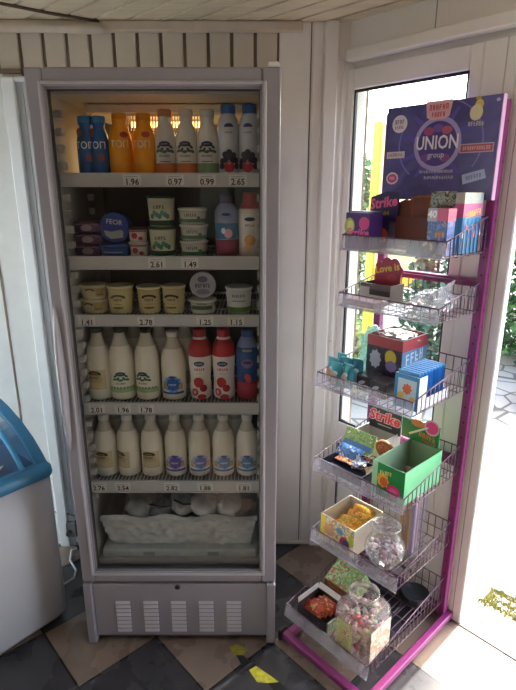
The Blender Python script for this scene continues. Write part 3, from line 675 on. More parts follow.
# shelf 2
def tub(name,label,loc,r0,r1,h,body,lidm,decor,group=None,rot=0,lidh=.008,over=True):
    t=thing(name,label,'tub',loc,rot,group)
    b=MB(); b.lathe([(r0*.95,0),(r0,.003),(r1,h-lidh)],body,28); decor(b); b.build('cup',t)
    b=MB(); b.lathe([(r1+.002,h-lidh),(r1+.003,h-lidh+.002),(r1+.003,h-.002),(r1-.001,h),(r1-.004,h-.0015),(0.0,h-.0015)],lidm,28); b.build('lid',t); return t
y2=1.63
purp=printed(['#3a2440','#4a2f56','#6a4a72','#3a2a4c'],40)
for i,(px,z) in enumerate(((91,SZ[1]),(91,SZ[1]+.0345),(91,SZ[1]+.069))):
    b=MB(); b.box(-.042,.042,-.04,.04,0,.033,purp,c=.004); b.blob(.0,.016,.018,.010,mat('#a08a98',.5),-.0405,n=14); b.patch(-.035,.035,.026,.029,mat('#8d7488',.5),-.0404)
    tag(b.build('dessert_pack',None,(fx(px,240,y2+.02),y2+.02+(i*.004),z),(.0,.03,-.02)[i]),('bottom dark purple dessert pack of the stack on the second shelf','middle dark purple dessert pack of the stack on the second shelf','topmost dark purple dessert pack of the stack on the second shelf')[i],'package','purple dessert packs')
blu=mat('#24408c',.4)
t=tub('cheese_tub','low blue cheese tub lying under the tilted blue lid','',0,0,0,blu,blu,lambda b:None) if False else None
t=tub('cheese_tub','low blue cheese tub below the upright blue tub, second shelf',(fx(116,247,y2),y2,SZ[1]),.042,.046,.038,blu,mat('#2c4c9a',.4),lambda b:b.patch(-.03,.03,.012,.016,mat('#8fa0c8',.5),-.0016,.044))
# round tub lying on its side so that its printed lid faces out
t=thing('cheese_tub','blue round tub tipped so its lid with white lettering faces out','tub',(fx(115,228,y2),y2,SZ[1]+.040))
Mx=T(0,.0,.0455)@Rx(PI/2)
b=MB(); b.lathe([(.044,-.05),(.0455,-.004)],blu,28,Mx); b.build('cup',t)
b=MB(); b.lathe([(.0455,-.005),(.047,-.003),(.047,.003),(.045,.005)],mat('#24409a',.35),28,Mx); M=T(0,-.0055,.0455)
b.text('FEOR',.021,0,.016,mat('#c9d2e6',.4),0,None,M,rot=-.12,bold=.01); b.add([(x,-.0004,z) for x,z in ((-.034,-.008),(-.01,-.012),(.02,-.006),(.026,-.012),(.024,-.030),(-.012,-.034),(-.028,-.024))],[tuple(range(7))],mat('#aeb6bc',.4),M); b.build('lid',t)
rw=mat('#dcd2d0',.4)
def deco_rw(b): b.blob(-.006,.018,.009,.009,mat('#a8242c',.45),-.0022,.0265,n=14); b.blob(.012,.010,.007,.006,mat('#a8242c',.45),-.0022,.0265,n=12); b.patch(-.03,.03,.030,.034,mat('#b03038',.45),-.0022,.0265)
for i in range(2): tub('yogurt_cup',('lower white cup with red cherries, beside the blue cheese tubs','upper white cup with red cherries and dark lid, beside the blue cheese tubs')[i],(fx(138.5,240,y2),y2,SZ[1]+i*.0445),.0255,.028,.044,rw,mat('#2c2a2c',.5) if i else rw,deco_rw,'cherry cups')
gt=mat('#d6d4bc',.4)
def deco_gt(b):
    R=.040; b.lathe([(.0362,.003),(.0378,.018)],mat('#25502f',.5),28); b.squiggle(.034,.011,0,.057,mat('#26352c',.5),-.0030,R)
    for k in range(7): b.blob(-.022+k*.0075,.030+(k*5%3)*.005,.006,.008,mat(('#3a7a48','#4f8a5a','#3f6f88')[k%3],.5),-.0028,.0385,n=10,rings=2)
for i in range(2): tub('sour_cream_tub',('lower cream tub with green grass print, standing on the shelf under its twin','upper cream tub with green grass print, standing on its twin')[i],(fx(163,240,y2),y2,SZ[1]+i*.0905),.036,.041,.09,gt,mat('#2d4a34',.5),deco_gt,'tall grass print tubs')
def deco_wt(b): b.patch(-.05,.05,.006,.016,mat('#3d6a48',.5),-.0025,.0405); b.squiggle(.034,.009,-.002,.027,mat('#232b28',.5),-.0030,.0415); b.blob(.022,.018,.006,.006,mat('#3f7a4c',.5),-.0032,.041,n=10)
for i in range(3): tub('cottage_cheese_tub',('bottom white tub of the stack of three','middle white tub of the stack of three','topmost white tub of the stack of three')[i]+' beside the grass print tubs',(fx(194,240,y2)+(.0,.001,-.002)[i],y2,SZ[1]+i*.0485),.037,.0415,.048,mat('#d2d0c4',.4),mat('#dad9cf',.4),deco_wt,'white tub stack of three')
def deco_pink(b):
    b.lathe([(.0352,.004),(.0356,.03),(.0348,.052)],mat('#9a4560',.4),28); b.lathe([(.0348,.052),(.0346,.07),(.0372,.10)],mat('#3f78a8',.4),28); b.blob(0,.122,.018,.012,mat('#7a88b4',.45),-.0024,.037); b.blob(0,.126,.012,.0045,mat('#2a2f60',.45),-.0030,.037); b.blob(.006,.07,.012,.014,mat('#d8a0a4',.45),-.0026,.0355); b.blob(-.008,.078,.006,.009,mat('#d4dce4',.45),-.0028,.0355)
keep2=[(.030,0),(.035,.006),(.0352,.03),(.0345,.07),(.037,.10),(.036,.135),(.028,.15),(.018,.158),(.018,.163)]
bottle('yogurt_bottle','blue and pink berry drink bottle with purple cap, beside the white tub stack','bottle',(fx(227,235,y2),y2,SZ[1]),keep2,mat('#8d97b8',.35),mat('#4a3a6e',.4),capp(.020,.157,.026),deco_pink)
def deco_peach(b):
    b.blob(0,.05,.018,.018,mat('#d89a3e',.45),-.0018,.035,n=16,star=.12); b.blob(-.006,.028,.010,.010,mat('#e0ae5a',.45),-.0022,.035); b.blob(0,.112,.016,.006,mat('#2a2c4c',.45),-.0024,.036); b.squiggle(.028,.007,0,.094,mat('#8a4030',.4),-.0022,.036)
bottle('yogurt_bottle','white bottle with orange fruit print and red cap, right end of the second shelf','bottle',(fx(250,235,y2),y2,SZ[1]),keep2,mat('#e0d6cc',.35),mat('#a8202c',.4),[(.0345,.135),(.030,.150),(.022,.160),(.0215,.186),(.0195,.189)],deco_peach)
# shelf 3
ytub=mat('#ddd09a',.45); brn='#4a3a22'
def deco_y(R,z0):
    def d(b): arch_logo(b,R,z0+.030,brn,0,1.25); b.squiggle(.026,.008,0,z0+.027,mat(brn,.5),-.0030,R); b.blob(0,z0+.002,.019,.004,mat('#8a7438',.5),-.0020,R,n=16,star=.2); b.patch(-.012,.012,z0+.013,z0+.0145,mat('#8a7438',.5),-.0020,R)
    return d
y3=1.635
for i,(px,r,h) in enumerate(((121,.040,.088),(149.5,.037,.086),(174,.036,.088))):
    tub('cheese_tub',('wide pale yellow tub with brown arch label, next to the two stacked yellow tubs','pale yellow tub with brown arch label, middle of the three tall yellow tubs','pale yellow tub with brown arch label, beside the round white and violet tub')[i],(fx(px,300,y3),y3,SZ[2]),r*.90,r,h,ytub,mat('#e2d9ae',.4),deco_y(r*.985,.018),'tall yellow cheese tubs',rot=(0,.15,-.1)[i])
for i in range(2): tub('cheese_tub',('lower small yellow tub of the stacked pair at the left end of the third shelf','upper small yellow tub of the stacked pair at the left end of the third shelf')[i],(fx(94.5,300,y3),y3+.004,SZ[2]+i*.0455),.0385,.0415,.045,mat('#d8cba0',.45),mat('#dfd5b2',.4),lambda b:(arch_logo(b,.0405,.026,brn,-.010,.8),b.patch(.008,.034,.010,.032,mat('#b39a62',.5),-.0020,.0405),b.patch(.012,.030,.014,.017,mat('#7a5f30',.5),-.0030,.0405)),'small stacked yellow tubs',rot=i*.2)
tub('cream_cheese_tub','low white tub with green print under the tipped violet lid tub',(fx(203,305,y3),y3,SZ[2]),.038,.042,.044,mat('#cfcfc0',.4),mat('#d8d6cc',.4),lambda b:(b.patch(-.034,.034,.014,.026,mat('#4f5f4a',.5),-.0022,.040),b.squiggle(.03,.006,0,.033,mat('#3a4034',.5),-.003,.041)))
t=thing('cream_cheese_tub','white tub tipped on edge with round violet and white lid facing out','tub',(fx(203,288,y3),y3,SZ[2]+.045))
Mx=T(0,0,.042)@Rx(PI/2); b=MB(); b.lathe([(.036,-.03),(.040,-.004)],mat('#cfd0d0',.4),28,Mx); b.build('cup',t)
b=MB(); b.lathe([(.040,-.005),(.042,-.003),(.042,.003),(.040,.005)],mat('#b9bac8',.35),28,Mx); M=T(0,-.0055,.042); b.blob(0,.018,.016,.010,mat('#6a6a90',.4),0,None,M); b.squiggle(.05,.013,0,-.002,mat('#3a3c6a',.4),-.0004,None,M); b.blob(0,-.022,.022,.009,mat('#8d8aa8',.4),0,None,M); b.build('lid',t)
tub('sour_cream_tub','white tub with green grass band standing alone at the right of the third shelf',(fx(239,300,y3),y3,SZ[2]),.037,.041,.084,mat('#d2d6d4',.4),mat('#d6d8d6',.4),lambda b:(b.patch(-.055,.055,.006,.022,mat('#5d8a44',.5),-.0022,.0382),b.squiggle(.04,.009,0,.058,mat('#3a5a6a',.5),-.0022,.0398),b.patch(-.022,.022,.040,.043,mat('#6f8f98',.5),-.0022,.039)))
# crate with bags on the liner floor
xa,xb=fx(103.5,520,1.60),fx(256,520,1.60)
t=thing('plastic_crate','pale grey crate with rippled front at the bottom of the refrigerator','crate',((xa+xb)/2,1.60,.3186))
cw=(xb-xa)/2; crm=mat('#c6cac8',.35,var=.16,scale=22)
b=MB()
def front(u,v):
    x=-cw+2*cw*u; z=.0+.118*v
    return (x*(.93+.07*v), -.0-.018*v-.004*math.sin(u*30+1)*math.sin(v*PI)-.016*noise.noise(Vector((x*34,z*60,1))), z+.034)
b.sheet(front,90,16,crm); b.sheet(lambda u,v:((-cw+2*cw*u)*(.93+.07*v),.28,.034+.118*v),6,4,crm); 
for s_ in (-1,1): b.sheet(lambda u,v:(s_*cw*(.93+.07*v),-.018*v+.298*u,.034+.118*v),6,4,crm)
b.box(-cw*.93,cw*.93,0,.28,.032,.036,crm); b.sheet(lambda u,v:(-cw-.004+(2*cw+.008)*u,-.030+.016*v-.004*math.sin(u*25),.148+.006*math.sin(u*19)+.010*v),40,2,crm)
b.build('body',t)
b=MB(); b.box(-cw-.004,cw+.004,-.035,.28,0,.031,mat('#b4bcbb',.4,var=.1,scale=30),c=.006)
b.patch(-.13,-.09,.008,.024,mat('#8d9694',.6),-.0355); b.patch(.10,.14,.008,.024,mat('#8d9694',.6),-.0355); b.build('tray',t)
rnd=random.Random(2)
bagm=[mat('#8f9798',.35,var=.25,scale=30),mat('#6f7a80',.35,var=.15,scale=30),mat('#a9afb0',.35,var=.3,scale=40),mat('#cfd3d2',.35,var=.1,scale=30),mat('#c2c6c6',.35,var=.15,scale=30),mat('#565e62',.35,var=.3,scale=30),mat('#62696c',.35,var=.3,scale=30)]
BL=['grey film bag on the left in the crate','dark grey bag with blue edge left of middle in the crate','crumpled bag with dark lines in the middle of the crate','smooth white pouch right of middle in the crate','smooth white pouch at the right end of the crate','dark grey bag at the back left of the crate','dark grey bag at the back right of the crate']
for i,(x,w_,hh,tl,yb,zb) in enumerate(((-.150,.060,.034,.30,0,.160),(-.072,.052,.028,.22,0,.156),(.006,.044,.028,.5,0,.170),(.085,.056,.028,.32,0,.166),(.172,.048,.030,-.15,0,.162),(-.09,.085,.030,-.1,.10,.190),(.10,.085,.030,.1,.10,.190))):
    b=MB(); seedv=i*3.1
    def pouch(u,v):
        a=2*PI*u; q=PI*v; rr=math.sin(q)**.6; nz_=.22*noise.noise(Vector((math.cos(a)*2+seedv,math.sin(a)*2,v*3)))+.13*noise.noise(Vector((math.cos(a)*6+seedv,math.sin(a)*6,v*8)))
        return (w_*(1+nz_)*rr*math.cos(a), (.075 if yb==0 else .05)*rr*math.sin(a), hh*(1+nz_)*-math.cos(q))
    b.sheet(pouch,40,24,bagm[i],Ry(tl*.6))
    if i in (1,2): b.tube([Ry(tl*.6)@Vector((-w_*.8,-.04,hh*.75)),Ry(tl*.6)@Vector((0,-.06,hh*.95)),Ry(tl*.6)@Vector((w_*.8,-.03,hh*.6))],.004,mat('#23292e',.5))
    if i==1: b.tube([Ry(tl*.6)@Vector((-w_*.7,-.066,-.006)),Ry(tl*.6)@Vector((w_*.8,-.066,-.004))],.004,mat('#3f6f9c',.5))
    tag(b.build('food_bag',None,((xa+xb)/2+x,1.664+yb,.318+zb-.002)),BL[i],'bag','bags in the crate')

# ================================================================== CHEST FREEZER
fzc=Vector((-.722,1.618,0)); FRZ=math.atan2(.77,.64); FD,FWd=.40,.74
fz=thing('chest_freezer','white chest freezer with blue rim and slanted glass lid in the left foreground','freezer',fzc+Matrix.Rotation(FRZ,3,'Z')@Vector((-FWd/2,FD/2,0)),FRZ)
fz.scale=(1,1,1.025)
wfz=mat('#b9bbc1',.35,var=.03,scale=4); bl=mat('#2a769e',.35,var=.05)
def rrect(x0,x1,y0,y1,r,n=8):
    P=[]
    for cx_,cy_,a0 in ((x1-r,y1-r,0),(x0+r,y1-r,PI/2),(x0+r,y0+r,PI),(x1-r,y0+r,1.5*PI)):
        for k in range(n+1): a=a0+PI/2*k/n; P.append((cx_+r*math.cos(a),cy_+r*math.sin(a)))
    return P
def ringbody(b,levels,m):
    n=len(levels[0][0]); V=[(x,y,z) for P,z in levels for x,y in P]
    Fc=[(i*n+k,i*n+(k+1)%n,(i+1)*n+(k+1)%n,(i+1)*n+k) for i in range(len(levels)-1) for k in range(n)]
    Fc+=[tuple(range(n))[::-1],tuple((len(levels)-1)*n+k for k in range(n))]
    b.add(V,Fc,m,None,True)
b=MB(); X0,X1,Y0,Y1=-FWd/2,FWd/2,-FD/2,FD/2
ringbody(b,[(rrect(X0+.02,X1-.02,Y0+.02,Y1-.02,.03),.02),(rrect(X0,X1,Y0,Y1,.035),.045),(rrect(X0,X1,Y0,Y1,.035),.610)],wfz); b.build('body',fz,bevel=0)
b=MB(); ringbody(b,[(rrect(X0-.006,X1+.006,Y0-.006,Y1+.006,.035),.610),(rrect(X0-.008,X1+.008,Y0-.008,Y1+.008,.035),.618),(rrect(X0-.006,X1+.006,Y0-.006,Y1+.006,.035),.640),(rrect(X0+.012,X1-.012,Y0+.015,Y1-.01,.03),.655)],bl); b.build('rim',fz)
prof=[(Y0+.01,.640),(Y0+.05,.680),(Y0+.10,.720),(Y0+.18,.764),(Y0+.27,.795),(Y0+.34,.811),(Y1-.012,.818),(Y1-.012,.63),(Y0+.01,.63)]
profi=[(y,z-.035) for y,z in prof[:7]]
for nm,xa_,xb_ in (('end_cap',X1-.045,X1-.004),('end_cap',X0+.004,X0+.045)):
    b=MB(); n=len(prof); b.add([(x,y,z) for x in (xa_,xb_) for y,z in prof],[tuple(range(n)),tuple(range(2*n-1,n-1,-1))]+[(i,i+n,(i+1)%n+n,(i+1)%n) for i in range(n)],bl); b.build(nm,fz,bevel=.006)
b=MB(); tp=prof[:7]
b.add([(x,y,z-.012) for x in (X0+.045,X1-.045) for y,z in tp],[(i,i+1,i+8,i+7) for i in range(6)],clear('#9fb0ba',.06),None,True); b.build('glass_lid',fz)
b=MB(); 
for x in (X1-.09,X0+.09): b.tube([(x,y,z-.008) for y,z in tp],.009,mat('#3f97c4',.35),8)
b.tube([(X0+.05,Y0+.02,.648),(X1-.05,Y0+.02,.648)],.009,bl,8); b.build('lid_frame',fz)
b=MB(); b.box(X0+.05,X1-.05,Y0+.03,Y1-.03,.615,.640,mat('#2a3138',.6)); b.build('interior',fz)
b=MB(); M=T(X1-.20,Y0+.045,.682)@Rx(math.radians(50)); b.box(-.05,.05,-.001,.001,-.02,.02,paper,M); b.build('price_card',fz)
# cables on the floor between freezer and refrigerator
P=[at_z(px,py,.006) for px,py in ((77,548),(72,550),(70,560),(76,570),(74,578),(66,583),(60,585))]
b=MB(); b.tube([p for p in P],.0045,mat('#e2e2e0',.4),8); tag(b.build('power_cable'),'white power cable looping on the floor beside the refrigerator','cable')
b=MB(); q=[at_y(45,512,2.035),at_y(60,512,2.035),at_y(75,516,2.035)]; b.tube([q[0]]+q[1:],.004,mat('#8e9598',.5),8); tag(b.build('wall_cable'),'grey cable running low along the back wall','cable')
b=MB(); q=[at_z(56,548,.008),at_z(66,541,.008),at_z(78,543,.008)]; b.tube([q[0],q[1],q[2]],.005,mat('#55564f',.6),8); tag(b.build('floor_cable'),'dark cable lying along the foot of the back wall','cable')
b=MB(); q=at_y(70,532,2.03); b.box(q.x-.02,q.x+.03,2.03,2.055,q.z-.03,q.z+.05,mat('#6c7071',.6),c=.005); b.lathe([(.012,0),(.012,.02)],mat('#3b3d3f',.6),12,T(q.x,2.03,q.z)@Rx(PI/2)); tag(b.build('wall_socket'),'small grey wall socket behind the cables','socket')
# worn hazard tape on the floor
b=MB(); yl=mat('#c9c43a',.7,var=.3,scale=60); bk=mat('#1c1c1e',.7)
def fl(px,py,z=.0006): return at_z(px,py,z)
for poly,m in ((((229,647),(238,644),(248,650),(243,655),(234,655)),mat('#8f8a2c',.7,var=.3,scale=60)),(((236,655),(243,655),(256,666),(249,670),(241,664)),bk),(((249,670),(256,666),(268,674),(279,682),(268,683),(257,682)),yl),(((268,683),(279,682),(290,690),(276,694)),bk)):
    b.add([fl(*p) for p in poly]+[fl(*p,z=.0001) for p in poly],[tuple(range(len(poly)))[::-1]]+[(i,(i+1)%len(poly),(i+1)%len(poly)+len(poly),i+len(poly)) for i in range(len(poly))],m)
tag(b.build('floor_tape'),'worn yellow and black warning tape stuck on the floor before the refrigerator','tape')

# ================================================================== CANDY RACK
SCN=-.889
def rk(s,d,z): return W(s,d,z)
rack=thing('candy_rack','magenta wire display rack with purple header and six baskets by the window','rack',W(SCN,.04,0),RZ)
mg=mat('#862c6c',.4,var=.06); mgw=mat('#5c4254',.4,.2); hole=mat('#3a1230',.7)
# local x = s-SCN, local y = .04-d
for sx in (-.196,.178):
    b=MB(); b.box(sx-.014,sx+.014,-.012,.016,.02,1.83,mg,c=.002)
    for k in range(30):
        z=.22+k*.0555; b.blob(sx,z,.0032,.0042,hole,-.0126,n=10,rings=1)
        b.blob(0,z,.0032,.0042,hole,-.0005,None,T(sx+.0142,.004,0)@Rz(PI/2),n=10,rings=1)
    b.build('upright',rack)
b=MB(); b.box(-.181,.168,-.006,.016,.655,.69,mg,c=.002); b.build('cross_bar',rack)
b=MB(); b.box(-.181,.168,-.006,.016,.03,.06,mg,c=.002); b.build('cross_bar',rack)
b=MB(); b.box(-.181,.168,-.006,.016,1.29,1.315,mg,c=.002); b.build('cross_bar',rack)
for sx in (-.150,.200):
    b=MB(); b.box(sx-.012,sx+.012,-.497,.045,.014,.040,mg,c=.003); b.build('foot_bar',rack)
b=MB(); b.box(-.162,.212,-.523,-.497,.014,.040,mg,c=.003); b.build('front_bar',rack)
for sx in (-.165,.215):
    b=MB(); s1=-1 if sx<0 else 1; b.box(min(sx,sx+s1*.014),max(sx,sx+s1*.014),-.528,-.494,.0,.046,mat('#26242a',.6),c=.003); b.build('end_cap',rack)
# header board
hp=None
def header_mat():
    m,nt,N,L,p=_new('header_print')
    tc=N.new('ShaderNodeTexCoord'); nz=N.new('ShaderNodeTexNoise'); nz.inputs['Scale'].default_value=9; nz.inputs['Detail'].default_value=3; nz.inputs['Distortion'].default_value=1.5
    L.new(tc.outputs['Object'],nz.inputs['Vector']); r=N.new('ShaderNodeValToRGB'); r.color_ramp.elements[0].color=lin('#44407c'); r.color_ramp.elements[1].color=lin('#5f5a9c'); r.color_ramp.elements[0].position=.35; r.color_ramp.elements[1].position=.7
    L.new(nz.outputs['Fac'],r.inputs[0]); L.new(r.outputs[0],p.inputs['Base Color']); p.inputs['Roughness'].default_value=.3
    return m
hx0,hx1,hz0,hz1=-.189,.188,1.555,1.842
b=MB(); b.box(hx0,hx1,-.034,-.022,hz0,hz1,header_mat()); b.box(hx1,hx1+.003,-.035,-.014,hz0,hz1,mat('#d8a8cc',.4))
M=T(.010,-.0342,0); cxh,czh=-.012,1.722; A=lambda c:mat(c,.35)
def arc(b,r,w,a0,a1,m,y=-.0003,k=1.0):
    n=26
    V=[]
    for i in range(n+1):
        a=a0+(a1-a0)*i/n
        for q in (r,r+w): V.append((cxh+q*math.cos(a)*k,y,czh+q*math.sin(a)))
    b.add(V,[(2*i,2*i+2,2*i+3,2*i+1) for i in range(n)],m,M)
for k in range(10):
    a=.3+k*.62; b.add([(cxh+.07*math.cos(a),-.0002,czh+.07*math.sin(a)),(cxh+.13*math.cos(a+.1),-.0002,czh+.115*math.sin(a+.1)),(cxh+.13*math.cos(a+.18),-.0002,czh+.115*math.sin(a+.18)),(cxh+.07*math.cos(a+.25),-.0002,czh+.07*math.sin(a+.25))],[(0,1,2,3)],A('#5e52b6'),M)
arc(b,.066,.014,0,2*PI,A('#b0a4dc')); arc(b,.125,.004,-.6,1.2,A('#8878cc'),k=1.15); arc(b,.115,.004,2.6,4.0,A('#8878cc'),k=1.15)
b.blob(cxh,czh,.066,.066,A('#4b3a8a'),-.0004,None,M,n=36)
for x,z,c in ((-.03,.038,'#a8487e'),(.0,.045,'#7a5ab0'),(.03,.038,'#b85a7a'),(-.035,-.04,'#7a4a9a'),(.03,-.042,'#8a4a90')): b.blob(cxh+x,czh+z,.018,.012,A(c),-.0006,None,M,n=14)
b.text('UNION',.056,cxh,czh+.002,A('#f0eef6'),-.001,None,M,bold=.02,sx=.78); b.text('group',.024,cxh,czh-.033,A('#c9c2de'),-.001,None,M,bold=.02)
b.squiggle(.115,.009,cxh+.005,czh-.082,A('#c9c4e2'),-.001,None,M); b.squiggle(.10,.009,cxh+.015,czh-.100,A('#c9c4e2'),-.001,None,M,seed=2)
# small marks round it
b.blob(-.150,1.790,.028,.027,A('#e6e2ea'),-.0005,None,M,n=26); b.squiggle(.036,.013,-.150,1.796,A('#6a5a7a'),-.001,None,M,seed=3); b.squiggle(.034,.010,-.150,1.780,A('#c05068'),-.001,None,M,seed=4)
b.add([(x,-.0005,z) for x,z in ((-.060,1.846),(.030,1.846),(.022,1.800),(.006,1.792),(-.040,1.792),(-.054,1.80))],[tuple(range(6))],A('#e9b8c4'),M); b.squiggle(.066,.016,-.015,1.827,A('#c0405e'),-.001,None,M,seed=5); b.squiggle(.046,.014,-.015,1.806,A('#c0405e'),-.001,None,M,seed=6)
b.box(-.192,-.124,-.0006,-.0001,1.685,1.706,A('#d8cfd6'),M); b.squiggle(.056,.010,-.158,1.696,A('#b0606a'),-.001,None,M,seed=7)
b.blob(-.165,1.622,.024,.020,A('#e9c8d6'),-.0005,None,M,n=22,star=.06); b.blob(-.165,1.622,.018,.014,A('#c0507a'),-.0008,None,M,n=18); b.squiggle(.02,.009,-.165,1.622,A('#ecd8e0'),-.0012,None,M,seed=8)
b.box(.065,.168,-.0006,-.0001,1.690,1.716,A('#c9b4d0'),M); b.box(.068,.165,-.0009,-.0004,1.693,1.713,A('#b04050'),M); b.squiggle(.085,.011,.117,1.703,A('#d8b8c4'),-.0014,None,M,seed=9)
b.add([(x,-.0005,z) for x,z in ((.080,1.628),(.148,1.644),(.156,1.618),(.086,1.600))],[(0,1,2,3)],A('#b9c2e6'),M); b.squiggle(.05,.012,.118,1.622,A('#5a68b8'),-.001,None,M,rot=.2,seed=10)
b.squiggle(.05,.012,.108,1.770,A('#d8d4c8'),-.001,None,M,seed=11)
for x,z,rx,rz_,c in ((.105,1.80,.020,.022,'#d8cfae'),(.112,1.822,.013,.013,'#d6bf62'),(.095,1.79,.010,.010,'#4a4660'),(.122,1.80,.010,.012,'#57526a'),(.108,1.838,.008,.006,'#b59a4a')): b.blob(x,z,rx,rz_,A(c),-.0007-.0001*rx*100,None,M,n=14)
b.blob(.166,1.828,.006,.005,A('#c8c2e0'),-.0007,None,M,n=10)
b.build('header_board',rack)
# baskets
SH=[(1.402,.295,.045,.105),(1.217,.300,.042,.090),(.957,.395,.045,.100),(.640,.395,.045,.105),(.350,.395,.045,.095),(.092,.525,.042,.11)]
acry=clear('#f2f1f6',.03,.21,.2,'#e9e8f0',True,True)
for z,dp,hf,hb in SH:
    b=MB(); yF_,yB=.04-dp,.04-.062; x0,x1=-.178,.180; r=.0017
    rim=lambda y:hf+(hb-hf)*((y-yF_)/(yB-yF_))
    b.tube([(x0,yF_,z+hf),(x1,yF_,z+hf),(x1,yB,z+hb),(x0,yB,z+hb)],.0024,mgw,6,closed=True)
    b.tube([(x0,yF_,z),(x1,yF_,z),(x1,yB,z),(x0,yB,z)],.002,mgw,6,closed=True)
    N_=13
    for k in range(N_+1):
        x=x0+(x1-x0)*k/N_; b.tube([(x,yF_,z+hf),(x,yF_,z),(x,yB,z),(x,yB,z+hb)],r,mgw,5)
    n2=max(8,int(dp/.027))
    for k in range(1,n2):
        y=yF_+(yB-yF_)*k/n2; b.tube([(x0,y,z+rim(y)),(x0,y,z)],r,mgw,5); b.tube([(x1,y,z),(x1,y,z+rim(y))],r,mgw,5)
        if k%3==0: b.tube([(x0,y,z-.003),(x1,y,z-.003)],r,mgw,5)
    for q in (.5,): b.tube([(x0,yB,z+hb*q),(x1,yB,z+hb*q)],r,mgw,5)
    for x in (x0,x1): b.tube([(x,yB+.0,z+.01),(x,yB+.03,z+.012)],.003,mgw,5)
    sh=b.build('wire_basket',rack)
    b=MB(); M=T(0,yF_-.004,z)@Rx(math.radians(-8)) ; b.box(x0-.004,x1+.004,-.002,0,-.004,hf+.002,acry,M); b.box(x0-.004,x1+.004,-.005,-.002,-.005,-.001,acry,M); b.build('price_strip',sh)
# ---------------------------------------------------------------- things in the baskets
def rt(name,label,cat,s,d,z,rot=0,group=None): return thing(name,label,cat,W(s,d,z+.0022),RZ+rot,group)
def rtag(b,name,label,cat,s,d,z,rot=0,group=None): return tag(b.build(name,None,W(s,d,z+.0022),RZ+rot),label,cat,group)
def tray(b,w,dp,h,mo,mi,t=.0025,hb=None,hl=None,front=None):
    """open carton, origin at the middle of its base; front height may differ"""
    hf=front or h; hb=hb or h
    b.box(-w/2,w/2,-dp/2,dp/2,0,t,mo)
    b.box(-w/2,w/2,-dp/2,-dp/2+t,t,hf,mo); b.box(-w/2,w/2,dp/2-t,dp/2,t,hb,mo)
    for sx in (-1,1):
        x=sx*w/2; xi=x-sx*t
        b.add([(x,-dp/2+t,t),(x,dp/2-t,t),(x,dp/2-t,h),(x,-dp/2+t,min(h,hf+.0)),(xi,-dp/2+t,t),(xi,dp/2-t,t),(xi,dp/2-t,h),(xi,-dp/2+t,min(h,hf))],[(0,1,2,3) if sx>0 else (3,2,1,0),(7,6,5,4) if sx>0 else (4,5,6,7),(3,2,6,7),(0,3,7,4),(1,5,6,2)],mo)
    # inside lining
    e=.0006
    b.box(-w/2+t,w/2-t,dp/2-t-e,dp/2-t,t,hb-.001,mi); b.box(-w/2+t,w/2-t,-dp/2+t,-dp/2+t+e,t,hf-.001,mi)
    for sx in (-1,1):
        xa_=sx*(w/2-t); xb_=sx*(w/2-t-e); b.box(min(xa_,xb_),max(xa_,xb_),-dp/2+t,dp/2-t,t,min(h,hf)-.001,mi)
    b.box(-w/2+t,w/2-t,-dp/2+t,dp/2-t,t,t+e,mi)
def sachet(b,w,h,th,m,M=None,crimp=None):
    def f(sg):
        def g(u,v):
            q=max(0,math.sin(PI*min(1,max(0,(v-.06)/.88))))**.5*(math.sin(PI*u)**.5)
            return ((u-.5)*w, sg*th/2*q, h*v)
        return g
    b.sheet(f(-1),8,8,m,M); b.sheet(f(1),8,8,m,M)
    if crimp:
        b.box(-w/2,w/2,-.0012,.0012,h*.94,h,crimp,M)
def side(w): return T(w/2,0,0)@Rz(PI/2)   # print on the +x side
z1=SH[0][0]
pur=mat('#4a2f7a',.35); dpur=mat('#2f2456',.35)
t=rt('gum_box','purple gum box with green lime and pink fruit print, left end of the top basket','box',-1.0165,.255,z1)
b=MB(); b.box(-.047,.047,-.035,.035,0,.112,pur,c=.002); y=-.0356
b.blob(-.030,.070,.020,.026,mat('#a9b84a',.4),y); b.blob(-.026,.072,.012,.017,mat('#d4da86',.4),y-.0004); b.blob(.026,.080,.020,.020,mat('#d04a8a',.4),y); b.text('Strike',.036,.004,.050,mat('#e85a9a',.4),y-.0006,bold=.03,shear=.2); b.build('carton',t)
b=MB(); b.box(-.046,.046,-.01,.034,.112,.116,mat('#5b5a62',.4)); b.build('lid_flap',t)
t=rt('gum_display','dark purple gum display carton with upright header reading Strike in pink','box',-1.004,.172,z1,.0)
b=MB(); tray(b,.098,.075,.085,dpur,mat('#4b3f6a',.5)); y=-.0381
b.blob(-.022,.050,.016,.022,mat('#b9a83a',.4),y); b.blob(-.020,.050,.009,.013,mat('#4a4a2a',.4),y-.0004); b.blob(.026,.040,.022,.024,mat('#c9552c',.4),y); b.patch(-.048,.0,.006,.03,mat('#4a3a9a',.4),y); b.build('carton',t)
b=MB(); hz=.168; b.add([(-.055,-.0,.075),(.055,0,.075),(.056,0,hz+.004),(.01,0,hz+.008),(-.05,0,hz-.010),(-.055,.003,.075),(.055,.003,.075),(.056,.003,hz),(.01,.003,hz+.006),(-.05,.003,hz-.012)],[(0,1,2,3,4),(9,8,7,6,5)]+[(i,i+5,(i+1)%5+5,(i+1)%5) for i in range(5)],mat('#33285e',.4))
M=T(0,-.0004,0); b.text('Strike',.044,.0,.140,mat('#ee6aa6',.4),-.0006,None,M,rot=.13,bold=.035,shear=.15); b.text('mini',.020,.006,.108,mat('#d8b24a',.4),-.0006,None,M,rot=.1,bold=.02); b.build('header_card',t)
t=rt('chocolate_display','brown display carton with a fan of dark brown sachets behind the top price strip','box',-.880,.148,z1)
